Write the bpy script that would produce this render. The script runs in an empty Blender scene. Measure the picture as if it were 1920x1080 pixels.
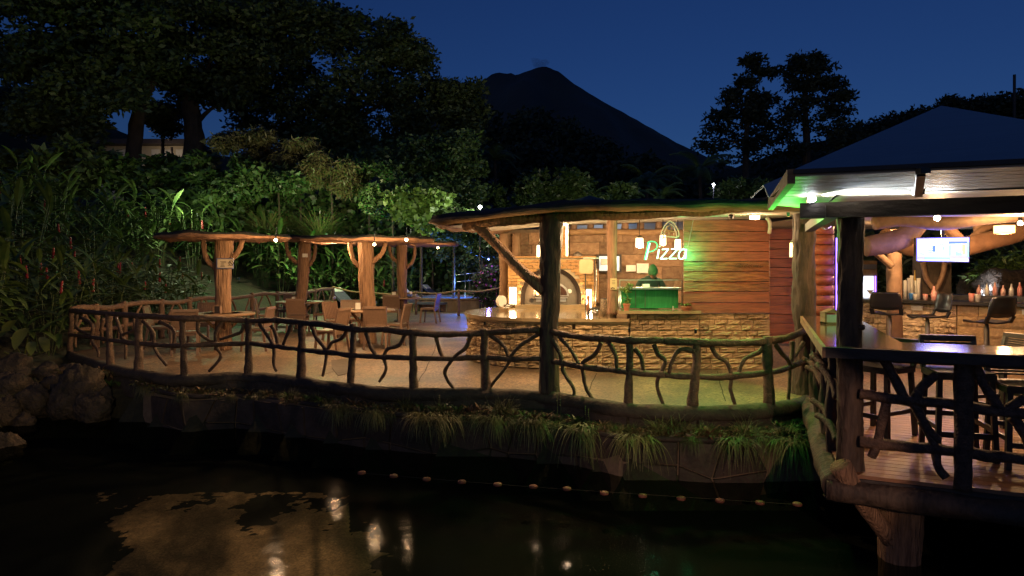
import bpy, math, random
import numpy as np
from mathutils import Vector, noise, Matrix
PI = math.pi
scene = bpy.context.scene
COL = scene.collection
H = 1.7; F = 1280.0; HZ = 500.0      # eye height, focal length (px of a 1920 wide picture), horizon row

# ------------------------------------------------------------------ camera, sky, exposure
cam_data = bpy.data.cameras.new('camera')
cam_data.lens = 24; cam_data.sensor_width = 36
cam_data.shift_y = -40.0 / 1920.0
cam_data.clip_start = 0.05; cam_data.clip_end = 12000
cam = bpy.data.objects.new('camera', cam_data); COL.objects.link(cam)
cam.location = (0, 0, H); cam.rotation_euler = (PI / 2, 0, 0)
scene.camera = cam

world = bpy.data.worlds.new('World'); scene.world = world; world.use_nodes = True
wn = world.node_tree; wn.nodes.clear()
wo = wn.nodes.new('ShaderNodeOutputWorld'); wb = wn.nodes.new('ShaderNodeBackground')
sky = wn.nodes.new('ShaderNodeTexSky'); sky.sky_type = 'NISHITA'; sky.sun_disc = False
sky.sun_elevation = math.radians(6); sky.sun_rotation = math.radians(200)
sky.ozone_density = 4.0; sky.dust_density = 0.3; sky.air_density = 1.0
tint = wn.nodes.new('ShaderNodeMix'); tint.data_type = 'RGBA'; tint.blend_type = 'MULTIPLY'
tint.inputs['Factor'].default_value = 1.0
tint.inputs['B'].default_value = (0.42, 0.53, 0.98, 1)
wn.links.new(sky.outputs[0], tint.inputs['A'])
wn.links.new(tint.outputs['Result'], wb.inputs[0]); wb.inputs[1].default_value = 0.044
wn.links.new(wb.outputs[0], wo.inputs[0])

dusk = bpy.data.lights.new('afterglow_sun', 'SUN'); dusk.energy = 0.012; dusk.angle = math.radians(20)
dusk.color = (0.55, 0.68, 1.0)
dusk_o = bpy.data.objects.new('afterglow_sun', dusk); COL.objects.link(dusk_o)
dusk_o.rotation_euler = (math.radians(50), 0, math.radians(-160 + 180))
dusk_o['kind'] = 'structure'

scene.render.engine = 'CYCLES'
scene.view_settings.view_transform = 'Standard'; scene.view_settings.look = 'None'
scene.view_settings.exposure = 0; scene.view_settings.gamma = 1
scene.view_settings.use_curve_mapping = False
cy = scene.cycles
cy.use_denoising = True; cy.max_bounces = 5; cy.diffuse_bounces = 2; cy.glossy_bounces = 3
cy.transmission_bounces = 3; cy.transparent_max_bounces = 12
cy.caustics_reflective = False; cy.caustics_refractive = False
cy.sample_clamp_indirect = 3.0; cy.sample_clamp_direct = 0

# ------------------------------------------------------------------ helpers
def P(px, py, Y): return Vector(((px - 960) / F * Y, Y, H - (py - HZ) / F * Y))
def G(px, py, z=0.0):
    Y = (H - z) * F / (py - HZ); return Vector(((px - 960) / F * Y, Y, z))
def interp(x, xs, ys): return float(np.interp(x, xs, ys))

def tag(o, label=None, cat=None, group=None, kind=None):
    if label: o['label'] = label
    if cat: o['category'] = cat
    if group: o['group'] = group
    if kind: o['kind'] = kind
    return o
def thing(name, loc, label, cat, rz=0, group=None):
    o = bpy.data.objects.new(name, None); COL.objects.link(o); o.empty_display_size = .2
    o.location = loc; o.rotation_euler = (0, 0, rz)
    return tag(o, label, cat, group)
def kids(o): return [c for c in KIDS.get(o.name, [])]
KIDS = {}
def adopt(o, parent):
    if parent is not None:
        o.parent = parent; KIDS.setdefault(parent.name, []).append(o)
def copy_tree(o, parent=None):
    c = o.copy(); COL.objects.link(c); c.parent = parent
    if parent is not None: KIDS.setdefault(parent.name, []).append(c)
    for k in kids(o): copy_tree(k, c)
    return c
def wloc(p):
    v = Vector((0, 0, 0))
    while p is not None: v += p.location; p = p.parent
    return v

class MB:
    def __init__(s): s.v = []; s.f = []
    def add(s, vs, fs):
        b = len(s.v); s.v += [tuple(p) for p in vs]; s.f += [tuple(i + b for i in f) for f in fs]; return s
    def box(s, c, d, rz=0, ax=None):
        x, y, z = d[0] / 2, d[1] / 2, d[2] / 2; ca, sa = math.cos(rz), math.sin(rz)
        vs = [(c[0] + a * x * ca - b * y * sa, c[1] + a * x * sa + b * y * ca, c[2] + e * z) for a, b, e in
              ((-1,-1,-1),(1,-1,-1),(1,1,-1),(-1,1,-1),(-1,-1,1),(1,-1,1),(1,1,1),(-1,1,1))]
        return s.add(vs, [(3,2,1,0),(4,5,6,7),(0,1,5,4),(1,2,6,5),(2,3,7,6),(3,0,4,7)])
    def bar(s, p, q, w, t, up=(0, 0, 1)):
        p, q = Vector(p), Vector(q); d = (q - p).normalized(); u = Vector(up)
        a = d.cross(u)
        if a.length < 1e-3: a = d.cross(Vector((0, 1, 0)))
        a.normalize(); b = a.cross(d).normalized()
        vs = [e + a * (i * w / 2) + b * (j * t / 2) for e in (p, q) for i, j in ((-1,-1),(1,-1),(1,1),(-1,1))]
        return s.add(vs, [(3,2,1,0),(4,5,6,7),(0,1,5,4),(1,2,6,5),(2,3,7,6),(3,0,4,7)])
    def tube(s, pts, rad, seg=8, sub=4, amp=0.0, freq=6.0, ridge=0.0, rk=7, seed=0, caps=True, flat=1.0):
        pts = [Vector(p) for p in pts]; n = len(pts)
        rs = list(rad) if isinstance(rad, (list, tuple)) else [rad] * n
        P_, R_ = [], []
        for i in range(n - 1):
            p0, p1, p2, p3 = pts[max(i-1,0)], pts[i], pts[i+1], pts[min(i+2,n-1)]
            for k in range(sub):
                t = k / sub; t2, t3 = t*t, t*t*t
                P_.append(.5*((2*p1)+(p2-p0)*t+(2*p0-5*p1+4*p2-p3)*t2+(3*p1-p0-3*p2+p3)*t3)); R_.append(rs[i]*(1-t)+rs[i+1]*t)
        P_.append(pts[-1]); R_.append(rs[-1]); m = len(P_)
        T0 = (P_[1] - P_[0]).normalized()
        A = T0.cross(Vector((0.13, 0.97, 0.2))); 
        if A.length < .1: A = T0.cross(Vector((1, 0, 0)))
        A.normalize(); vs = []
        for i in range(m):
            T = (P_[min(i+1,m-1)] - P_[max(i-1,0)]).normalized()
            A = (A - T * A.dot(T)).normalized(); B = T.cross(A); r = R_[i]
            for j in range(seg):
                th = 2*PI*j/seg; c, sn = math.cos(th), math.sin(th)
                k = 1.0
                if amp: k += amp * noise.noise(P_[i]*freq + Vector((c*1.3+seed, sn*1.3, seed*.7)))
                if ridge:
                    q = noise.noise(Vector((c*rk*.5+seed, sn*rk*.5, i*.12+P_[i].length*.3)))
                    k += ridge * (1 - 2.4*abs(q))
                vs.append(P_[i] + (A*c + B*sn*flat)*(r*k))
        fs = [(i*seg+j, i*seg+(j+1)%seg, (i+1)*seg+(j+1)%seg, (i+1)*seg+j) for i in range(m-1) for j in range(seg)]
        if caps: fs += [tuple(range(seg-1,-1,-1)), tuple((m-1)*seg+j for j in range(seg))]
        return s.add(vs, fs)
    def prism(s, poly, z0, z1):
        n = len(poly)
        f0 = z0 if callable(z0) else (lambda x, y: z0); f1 = z1 if callable(z1) else (lambda x, y: z1)
        vs = [(x, y, f0(x, y)) for x, y in poly] + [(x, y, f1(x, y)) for x, y in poly]
        return s.add(vs, [tuple(range(n-1,-1,-1)), tuple(range(n, 2*n))] + [(i, (i+1)%n, n+(i+1)%n, n+i) for i in range(n)])
    def lathe(s, prof, c=(0,0,0), seg=20, sx=1, sy=1):
        vs = [(c[0]+r*math.cos(2*PI*j/seg)*sx, c[1]+r*math.sin(2*PI*j/seg)*sy, c[2]+z) for r, z in prof for j in range(seg)]
        m = len(prof)
        fs = [(i*seg+j, i*seg+(j+1)%seg, (i+1)*seg+(j+1)%seg, (i+1)*seg+j) for i in range(m-1) for j in range(seg)]
        fs += [tuple(range(seg-1,-1,-1)), tuple((m-1)*seg+j for j in range(seg))]
        return s.add(vs, fs)
    def xzprism(s, poly, y0, y1):      # polygon in the x-z plane extruded along y
        n = len(poly); vs = [(x, y0, z) for x, z in poly] + [(x, y1, z) for x, z in poly]
        return s.add(vs, [tuple(range(n)), tuple(range(2*n-1, n-1, -1))] + [(i, n+i, n+(i+1)%n, (i+1)%n) for i in range(n)])
    def build(s, name, m, parent=None, smooth=False, local=False):
        me = bpy.data.meshes.new(name)
        v = s.v
        if parent is not None and not local:
            o_ = wloc(parent); v = [(a-o_[0], b-o_[1], c-o_[2]) for a, b, c in s.v]
        me.from_pydata(v, [], s.f); me.update()
        if smooth:
            me.polygons.foreach_set('use_smooth', [True]*len(me.polygons))
        o = bpy.data.objects.new(name, me); COL.objects.link(o)
        if m: me.materials.append(m)
        adopt(o, parent); return o

def inst(name, me, parent, loc, rot=(0,0,0), sc=(1,1,1)):
    o = bpy.data.objects.new(name, me); COL.objects.link(o)
    o.location = loc; o.rotation_euler = rot; o.scale = sc; adopt(o, parent); return o

# ------------------------------------------------------------------ materials
def mat(name, c1, c2=None, scale=8.0, rough=.7, bump=.2, stretch=(1,1,1), metal=0, detail=6, rnd=0.0,
        coat=0, spec=.5, bscale=None, speck=None, bdist=.02, trans=0, gen='Object', moss=None):
    m = bpy.data.materials.new(name); m.use_nodes = True; nt = m.node_tree; N = nt.nodes; L = nt.links
    b = N['Principled BSDF']; b.inputs['Roughness'].default_value = rough; b.inputs['Metallic'].default_value = metal
    b.inputs['Coat Weight'].default_value = coat; b.inputs['Specular IOR Level'].default_value = spec
    b.inputs['Coat Roughness'].default_value = .12
    c2 = c2 or tuple(x*.6 for x in c1)
    tc = N.new('ShaderNodeTexCoord'); mp = N.new('ShaderNodeMapping'); mp.inputs['Scale'].default_value = stretch
    L.new(tc.outputs[gen], mp.inputs[0])
    oi = N.new('ShaderNodeObjectInfo')
    ad = N.new('ShaderNodeVectorMath'); ad.operation = 'ADD'
    sc = N.new('ShaderNodeVectorMath'); sc.operation = 'SCALE'; sc.inputs['Scale'].default_value = 37.0
    cb = N.new('ShaderNodeCombineXYZ')
    for i in range(3): L.new(oi.outputs['Random'], cb.inputs[i])
    L.new(cb.outputs[0], sc.inputs[0]); L.new(mp.outputs[0], ad.inputs[0]); L.new(sc.outputs[0], ad.inputs[1])
    n1 = N.new('ShaderNodeTexNoise'); n1.inputs['Scale'].default_value = scale; n1.inputs['Detail'].default_value = detail
    n1.inputs['Roughness'].default_value = .65
    L.new(ad.outputs[0], n1.inputs['Vector'])
    rp = N.new('ShaderNodeValToRGB'); rp.color_ramp.elements[0].position = .32; rp.color_ramp.elements[1].position = .68
    rp.color_ramp.elements[0].color = (*c2, 1); rp.color_ramp.elements[1].color = (*c1, 1)
    L.new(n1.outputs[0], rp.inputs[0]); col = rp.outputs[0]
    if speck:
        vo = N.new('ShaderNodeTexVoronoi'); vo.inputs['Scale'].default_value = speck[0]; L.new(tc.outputs[gen], vo.inputs['Vector'])
        mx = N.new('ShaderNodeMix'); mx.data_type = 'RGBA'; mx.blend_type = 'MULTIPLY'; mx.inputs['Factor'].default_value = speck[1]
        bw = N.new('ShaderNodeRGBToBW'); L.new(vo.outputs['Color'], bw.inputs[0])
        r2 = N.new('ShaderNodeValToRGB'); r2.color_ramp.elements[0].color = (.25,.25,.25,1); r2.color_ramp.elements[1].color = (1.7,1.6,1.5,1)
        L.new(bw.outputs[0], r2.inputs[0]); L.new(col, mx.inputs['A']); L.new(r2.outputs[0], mx.inputs['B']); col = mx.outputs['Result']
    if rnd:
        hv = N.new('ShaderNodeHueSaturation'); mr = N.new('ShaderNodeMapRange')
        mr.inputs['To Min'].default_value = 1 - rnd; mr.inputs['To Max'].default_value = 1 + rnd
        L.new(oi.outputs['Random'], mr.inputs[0]); L.new(mr.outputs[0], hv.inputs['Value']); L.new(col, hv.inputs['Color']); col = hv.outputs[0]
    if moss:
        ge = N.new('ShaderNodeNewGeometry'); sx = N.new('ShaderNodeSeparateXYZ'); L.new(ge.outputs['Normal'], sx.inputs[0])
        ma = N.new('ShaderNodeMath'); ma.operation = 'MULTIPLY_ADD'; ma.inputs[1].default_value = .5; L.new(n1.outputs[0], ma.inputs[0]); L.new(sx.outputs[2], ma.inputs[2])
        mr2 = N.new('ShaderNodeMapRange'); mr2.inputs['From Min'].default_value = .35; mr2.inputs['From Max'].default_value = .6; L.new(ma.outputs[0], mr2.inputs[0])
        m2 = N.new('ShaderNodeMix'); m2.data_type = 'RGBA'; m2.inputs['B'].default_value = (*moss, 1); L.new(mr2.outputs[0], m2.inputs['Factor']); L.new(col, m2.inputs['A']); col = m2.outputs['Result']
    L.new(col, b.inputs['Base Color'])
    if bump:
        n2 = N.new('ShaderNodeTexNoise'); n2.inputs['Scale'].default_value = bscale or scale*2.5; n2.inputs['Detail'].default_value = 8
        L.new(ad.outputs[0], n2.inputs['Vector'])
        bp = N.new('ShaderNodeBump'); bp.inputs['Strength'].default_value = bump; bp.inputs['Distance'].default_value = bdist
        L.new(n2.outputs[0], bp.inputs['Height']); L.new(bp.outputs[0], b.inputs['Normal'])
    if trans:
        b.inputs['Transmission Weight'].default_value = trans
    return m
def emis(name, col, s):
    m = bpy.data.materials.new(name); m.use_nodes = True; b = m.node_tree.nodes['Principled BSDF']
    b.inputs['Base Color'].default_value = (*[min(1, c) for c in col], 1); b.inputs['Emission Color'].default_value = (*col, 1)
    b.inputs['Emission Strength'].default_value = s; return m

M = {}
M['bark_post'] = mat('bark_post', (.36,.20,.11), (.13,.07,.04), 6, .8, 1.0, (4,4,.4), bscale=10, bdist=.06)
M['bark_dark'] = mat('bark_dark', (.10,.062,.04), (.028,.019,.014), 6, .75, .9, (2,2,.5), bscale=12, bdist=.03)
M['branch'] = mat('branch_shaded', (.15,.085,.052), (.045,.026,.018), 9, .72, 1.0, (2,2,2), bscale=24, rnd=.15)  # railing's unlit side put into a darker wood colour
M['branch_lit'] = mat('branch_lamplit', (.26,.15,.09), (.13,.075,.05), 9, .75, .6, (2,2,2), bscale=22, rnd=.12)  # same wood, lamplight put into a paler colour
M['canopy'] = mat('canopy_cement', (.34,.18,.10), (.17,.085,.05), 4, .85, 1.0, (1,1,5), bscale=12, bdist=.05, moss=(.014,.015,.009))
M['roof_log'] = mat('roof_edge_wood', (.38,.23,.11), (.14,.08,.04), 4, .75, 1.0, (.6,2,5), bscale=12, bdist=.05, moss=(.012,.012,.009))
M['table_top'] = mat('table_cement', (.36,.22,.13), (.20,.12,.07), 6, .6, .5, bscale=16)
M['rim_wood'] = mat('edge_wood', (.38,.23,.11), (.18,.10,.05), 4, .7, .6, (1,1,4), bscale=12)
M['roof_under'] = mat('roof_plaster', (.52,.47,.38), (.36,.32,.25), 2.5, .8, .4, bscale=9)
M['floor'] = mat('aggregate_floor', (.22,.148,.092), (.105,.073,.046), 1.1, .7, .8, speck=(34,1.0), bscale=110, bdist=.01)
M['floor_patch'] = mat('dark_floor_patch', (.12,.09,.065), (.07,.05,.035), 4, .8, .5)
M['kerb'] = mat('kerb_cement', (.07,.05,.035), (.03,.022,.017), 5, .8, .8, bscale=20)
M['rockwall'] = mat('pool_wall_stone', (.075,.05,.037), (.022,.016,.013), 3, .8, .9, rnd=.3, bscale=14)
def stains(m, sc, amt):
    nt = m.node_tree; b = nt.nodes['Principled BSDF']; l = b.inputs['Base Color'].links[0]; src = l.from_socket
    tc = nt.nodes.new('ShaderNodeTexCoord'); n = nt.nodes.new('ShaderNodeTexNoise'); n.inputs['Scale'].default_value = sc; n.inputs['Detail'].default_value = 7; n.inputs['Distortion'].default_value = .8
    r = nt.nodes.new('ShaderNodeValToRGB'); r.color_ramp.elements[0].position = .40; r.color_ramp.elements[1].position = .58; r.color_ramp.elements[0].color = (amt,amt*.95,amt*.9,1); r.color_ramp.elements[1].color = (1.15,1.12,1.1,1)
    mx = nt.nodes.new('ShaderNodeMix'); mx.data_type = 'RGBA'; mx.blend_type = 'MULTIPLY'; mx.inputs['Factor'].default_value = 1
    nt.links.new(tc.outputs['Object'], n.inputs[0]); nt.links.new(n.outputs[0], r.inputs[0]); nt.links.new(src, mx.inputs['A']); nt.links.new(r.outputs[0], mx.inputs['B']); nt.links.new(mx.outputs['Result'], b.inputs['Base Color'])
    mr = nt.nodes.new('ShaderNodeMapRange'); mr.inputs['To Min'].default_value = .35; mr.inputs['To Max'].default_value = .8; nt.links.new(n.outputs[0], mr.inputs[0]); nt.links.new(mr.outputs[0], b.inputs['Roughness'])
M['boulder'] = mat('boulder_rock', (.085,.058,.038), (.02,.016,.012), 6, .85, 1.0, rnd=.25, bscale=14, bdist=.07)
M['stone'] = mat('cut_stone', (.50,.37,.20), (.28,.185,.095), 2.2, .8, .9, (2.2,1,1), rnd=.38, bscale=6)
M['stone_pale'] = mat('pale_stone', (.60,.48,.33), (.36,.26,.17), 2.2, .8, .7, (2,1,1), rnd=.28, bscale=6)
M['stone_brown'] = mat('brown_block', (.30,.19,.11), (.16,.09,.05), 2.5, .85, .8, (2,1,1), rnd=.3, bscale=6)
M['mortar'] = mat('mortar', (.20,.14,.09), (.13,.09,.06), 12, .9, .3)
M['brick'] = mat('oven_brick', (.48,.27,.10), (.36,.19,.07), 12, .75, .4, rnd=.3)
M['grout'] = mat('grout', (.62,.50,.32), (.52,.42,.27), 12, .9, .2)
M['plank'] = mat('plank_wood', (.27,.075,.032), (.11,.03,.014), 3.2, .5, .55, (1,8,9), rnd=.16, bscale=8, bdist=.02)
M['plank_worn'] = mat('plank_worn', (.38,.14,.05), (.08,.026,.012), 3.6, .5, 1.0, (1,8,9), rnd=.12, bscale=6, bdist=.04)
M['deck'] = mat('deck_board', (.30,.135,.06), (.19,.08,.036), 3, .5, .35, (1,7,7), rnd=.2, bscale=10)
M['counter_top'] = mat('counter_slab', (.24,.17,.10), (.12,.08,.045), 1.6, .12, .04, (1,4,1), coat=1.0, bscale=6)
M['pizza_top'] = mat('polished_stone_top', (.40,.30,.17), (.27,.19,.10), 5, .12, .03, coat=.5)
M['dark_wood'] = mat('dark_beam', (.045,.033,.028), (.02,.015,.014), 4, .6, .4, (.6,3,3))
M['log'] = mat('thick_log', (.25,.15,.09), (.12,.07,.045), 3, .7, .7, (1,1,1), bscale=9, bdist=.03)
M['chair'] = mat('rattan_plastic', (.20,.12,.08), (.14,.085,.055), 30, .5, .5, bscale=120, bdist=.004, rnd=.12)
M['chair_dark'] = mat('dark_wicker', (.035,.028,.028), (.02,.016,.017), 30, .42, .5, bscale=160, bdist=.004)
M['black'] = mat('black_plastic', (.018,.019,.021), (.012,.012,.014), 6, .3, .03)
M['steel'] = mat('brushed_steel', (.55,.54,.52), (.42,.41,.40), 30, .3, .05, (1,1,12), metal=1)
M['steel_dull'] = mat('oven_steel', (.20,.17,.14), (.14,.12,.10), 6, .5, .1, metal=.7)
M['bronze'] = mat('oven_arch_metal', (.022,.012,.008), (.014,.009,.007), 12, .7, .2, metal=0, spec=.2)
M['white'] = mat('white_card', (.72,.70,.64), (.62,.60,.55), 8, .6, .03)
M['terracotta'] = mat('terracotta', (.42,.16,.08), (.30,.11,.055), 12, .8, .2)
M['soil'] = mat('soil', (.05,.035,.022), (.02,.015,.01), 8, .95, .9, bscale=25)
M['ground'] = mat('ground_earth', (.045,.04,.02), (.02,.022,.01), 1.2, .95, .8, bscale=7, bdist=.06)
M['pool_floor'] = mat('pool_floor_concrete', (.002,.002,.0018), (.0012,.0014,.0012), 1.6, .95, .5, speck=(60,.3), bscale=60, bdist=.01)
M['ledge'] = mat('light_patch_pale', (.40,.26,.15), (.16,.10,.06), 1.2, .9, .6, speck=(60,.6), bscale=60, bdist=.01)
M['leaf_tree'] = mat('tree_leaves', (.085,.12,.035), (.028,.048,.016), .55, .55, 0, rnd=.2, detail=3)
M['leaf_far'] = mat('far_leaves', (.04,.055,.026), (.018,.027,.013), .25, .7, 0, rnd=.2, detail=3)
M['leaf_shrub'] = mat('shrub_leaves', (.075,.125,.03), (.024,.055,.016), 1.4, .45, 0, rnd=.25, detail=3)
M['leaf_bamboo'] = mat('bamboo_leaves', (.15,.135,.05), (.06,.06,.022), 1.6, .5, 0, rnd=.2, detail=3)
M['leaf_ginger'] = mat('ginger_leaves', (.10,.15,.035), (.032,.072,.018), 2.2, .52, .1, rnd=.4, detail=3)
M['leaf_yellow'] = mat('yellow_green_leaves', (.15,.16,.028), (.07,.09,.016), 3, .4, .1, rnd=.2)
M['leaf_bright'] = mat('bright_leaves', (.16,.26,.05), (.07,.13,.025), 3, .4, .05, rnd=.2)
M['grass'] = mat('trailing_grass', (.15,.13,.045), (.06,.07,.02), 3, .6, 0, rnd=.3)
M['red'] = mat('red_bracts', (.33,.03,.03), (.20,.015,.02), 14, .5, .2)
M['pinkleaf'] = mat('reddish_leaves', (.20,.10,.06), (.10,.07,.03), 8, .5, .05, rnd=.3)
M['bark_tree'] = mat('tree_bark', (.10,.07,.045), (.04,.028,.02), 2.5, .9, .9, (2,2,.6), bscale=8, bdist=.06)
M['volcano'] = mat('volcano_slope', (.055,.062,.055), (.04,.046,.042), .004, .95, .5, bscale=.02, bdist=14)
stains(M['floor'], .45, .55)
M['roof_sheet'] = mat('roof_sheet', (.22,.19,.19), (.17,.15,.15), 1.2, .42, .12, (1,6,1))
M['soffit'] = mat('soffit_board', (.42,.34,.25), (.30,.22,.15), 1.5, .6, .4, (1,6,1), bscale=4)
M['cream'] = mat('cream_wall', (.55,.48,.36), (.48,.42,.31), 1, .8, .1)
M['rope'] = mat('rope', (.42,.28,.13), (.25,.16,.08), 20, .9, .6)
M['skin'] = mat('skin', (.45,.25,.15), (.38,.20,.12), 8, .55, .05)
M['green_cloth'] = mat('dark_green_cloth', (.022,.055,.035), (.014,.038,.024), 12, .8, .2)
M['green_cap'] = mat('green_cap', (.04,.16,.05), (.03,.12,.04), 12, .7, .1)
M['red_float'] = mat('float_red', (.20,.06,.04), (.14,.045,.03), 12, .7, .2)
M['blue_water'] = mat('spa_water', (.15,.45,.85), (.10,.35,.75), 3, .08, .3, bscale=6)
M['lounge'] = mat('lounger_fabric', (.12,.12,.16), (.07,.07,.10), 12, .6, .1)
M['carved'] = mat('carved_groove', (.05,.022,.012), (.03,.014,.008), 12, .8, .1)

E = {}
E['bulb_warm'] = emis('lit_bulb_warm', (1,.70,.42), 22)
E['bulb_white'] = emis('lit_bulb_white', (.95,.98,1), 30)
E['shade_warm'] = emis('lit_shade_warm', (1,.80,.50), 3.2)
E['shade_orange'] = emis('lit_shade_orange', (1,.60,.22), 4.0)
E['sconce'] = emis('lit_sconce', (1,.90,.68), 2.6)
E['neon_green'] = emis('neon_green', (.03,.9,.30), 1.3)
E['neon_white'] = emis('neon_white', (.50,1,.82), 2.0)
E['purple_led'] = emis('purple_led', (.30,.14,1), 4)
E['window'] = emis('lit_window', (.60,.70,.74), .7)
E['fire'] = emis('fire_glow', (1,.48,.14), 8)
E['fridge'] = emis('lit_fridge', (.75,.82,1), 1.6)
E['sky_opening'] = emis('lit_annex_wall', (.42,.62,.85), .55)

def lamp(name, loc, W, col=(1,.62,.32), r=.04, parent=None, kind='POINT', rot=None, size=None, blend=.3):
    l = bpy.data.lights.new(name, kind); l.energy = W; l.color = col
    if kind in ('POINT', 'SPOT'): l.shadow_soft_size = r
    if kind == 'SPOT': l.spot_size = size; l.spot_blend = blend
    o = bpy.data.objects.new(name, l); COL.objects.link(o)
    o.location = Vector(loc) - (wloc(parent) if parent else Vector((0,0,0)))
    if rot is not None: o.rotation_euler = rot
    adopt(o, parent); return o
def aim(o, target):
    d = Vector(target) - wloc(o); o.rotation_euler = d.to_track_quat('-Z', 'Y').to_euler()
WARM = (1, .60, .27)

# ------------------------------------------------------------------ foliage helpers
def quads_mesh(name, V, nper, m):
    """V: (n*nper,3) array, faces of nper consecutive verts"""
    n = len(V) // nper
    me = bpy.data.meshes.new(name); me.vertices.add(len(V)); me.vertices.foreach_set('co', V.astype(np.float32).ravel())
    me.loops.add(n*nper); me.loops.foreach_set('vertex_index', np.arange(n*nper, dtype=np.int32))
    me.polygons.add(n); me.polygons.foreach_set('loop_start', np.arange(0, n*nper, nper, dtype=np.int32))
    me.update(calc_edges=True); me.materials.append(m); return me
def leaf_cloud(centres, radii, n, size, seed, aspect=.45, droop=0.0, shell=.45):
    """n leaves spread over ellipsoid clusters: pointed diamond quads"""
    rg = np.random.default_rng(seed); C = np.array(centres, float); R = np.array(radii, float)
    w = (R[:,0]*R[:,1]*R[:,2])**.67; w /= w.sum(); k = rg.choice(len(C), n, p=w)
    d = rg.normal(size=(n,3)); d /= np.linalg.norm(d, axis=1)[:,None]
    pos = C[k] + d*R[k]*(rg.random(n)**shell)[:,None]
    a = rg.normal(size=(n,3)); a[:,2] = a[:,2]*.6 - droop; a /= np.linalg.norm(a, axis=1)[:,None]
    b = rg.normal(size=(n,3)); b -= a*(a*b).sum(1)[:,None]; b /= np.linalg.norm(b, axis=1)[:,None]
    s = size*(.6+.8*rg.random(n))[:,None]; wd = s*aspect*.5
    V = np.empty((n,4,3)); V[:,0] = pos; V[:,1] = pos+a*s*.45+b*wd; V[:,2] = pos+a*s; V[:,3] = pos+a*s*.45-b*wd
    return V.reshape(-1,3)
def add_cloud(name, V, m, parent):
    if parent is not None: V = V - np.array(wloc(parent))
    o = bpy.data.objects.new(name, quads_mesh(name, V, 4, m)); COL.objects.link(o); adopt(o, parent); return o
def subclusters(ells, per, rr, seed):
    """break big ellipses (px,py,rpx,rpy,Y) into many small clumps"""
    rg = random.Random(seed); C, R = [], []
    for px, py, rx, ry, Y in ells:
        for i in range(per):
            a = rg.random()*2*PI; q = rg.random()**.5
            x, y = px+math.cos(a)*q*rx, py+math.sin(a)*q*ry
            r = rr*(.6+.8*rg.random())
            C.append(P(x, y, Y + rg.uniform(-1,1)*rx/F*Y*.8)); R.append((r*1.25, r*1.25, r*.75))
    return C, R
def tree(name, label, ells, per, rr, n, size, trunk, base, group=None, m='leaf_tree', seed=1, cat='tree', aspect=.5, limbs=(), trunk_m='bark_tree', droop=0.0):
    t = thing(name, base, label, cat, 0, group)
    mb = MB(); mb.tube([base] + [P(*p[:3]) for p in trunk], [trunk[0][3]*1.25] + [p[3] for p in trunk], 10, 4, .25, 1.5, seed=seed)
    mb.build('trunk', M[trunk_m], t, True)
    for lb in limbs:
        l = MB(); l.tube([P(*p[:3]) for p in lb], [p[3] for p in lb], 7, 3, .25, 1.5, seed=seed); l.build('limb', M[trunk_m], t, True)
    C, R = subclusters(ells, per, rr, seed)
    add_cloud('crown', leaf_cloud(C, R, n, size, seed, aspect, droop), M[m], t)
    return t
# ------------------------------------------------------------------ plan of the place
FENCE = [(133,660),(205,682),(260,693),(343,703),(465,699),(565,707),(661,721),(774,728),(909,729),(1026,735),(1180,757),(1304,762),(1440,757),(1512,742)]
FB = [G(x, y) for x, y in FENCE]
fpx = [f[0] for f in FENCE]; fY = [p.y for p in FB]
def YF(px): return interp(px, fpx, fY)                 # distance of the front railing along a picture column
LEDGE = [(-7.35,11.35),(-6.9,11.35)] + [(P(x,y,Y).x, Y) for x,y,Y in
        [(269,721,10.95),(343,728,10.35),(460,742,10.55),(603,757,9.8),(700,768,9.35),(821,780,9.05),(950,790,8.95),(1076,802,8.6),(1160,815,8.1),(1350,824,7.87),(1480,826,7.9),(1548,830,7.95)]] + [(5.5,7.3),(20,1)]
SHORE = [(-7.35,11.35),(-7.75,11.35),(-8.15,10.9),(-7.95,10.3),(-7.35,9.6),(-7.15,9.0),(-7.6,8.0),(-9,6),(-12,2),(-14,-14)]
WATER_Z = -.78
U = Vector((.912,-.41,0)); V_ = Vector((.348,.9375,0)); DO = Vector((2.71,5.60,0))     # deck axes and corner
def D(u, v, z=0.0): return DO + U*u + V_*v + Vector((0,0,z))
def SY(px, off=0.0):                                    # distance of the deck's front line along a picture column
    k = (px-960)/F; o = D(0, off); t = (o.y*k - o.x)/(U.x - U.y*k); return o.y + U.y*t

POOL = SHORE[::-1] + LEDGE[1:] + [(20,-14)]
def inside(x, y, poly):
    c = False; j = len(poly)-1
    for i in range(len(poly)):
        xi, yi = poly[i]; xj, yj = poly[j]
        if (yi > y) != (yj > y) and x < (xj-xi)*(y-yi)/(yj-yi)+xi: c = not c
        j = i
    return c
def ss(a, b, x): t = max(0, min(1, (x-a)/(b-a))); return t*t*(3-2*t)
def gh(x, y):
    if y < 13 and inside(x, y, POOL): return -1.12 + .03*noise.noise(Vector((x*.6, y*.6, 0)))
    s = max(0, -9.0 - x + max(0, (y-16)*.12))
    lim = 27 if x < -6.5 else 27 + 11*ss(-6.5, -4, x)
    s2 = max(0, y - lim)
    h = -.36 if (x > -8.55 and y < 33 and y > 4) else -.10
    h += min(3.2, .34*s) + min(7, .055*s2) + .08*noise.noise(Vector((x*.5, y*.5, 3)))*ss(0, 1, s+s2)
    return h
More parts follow.
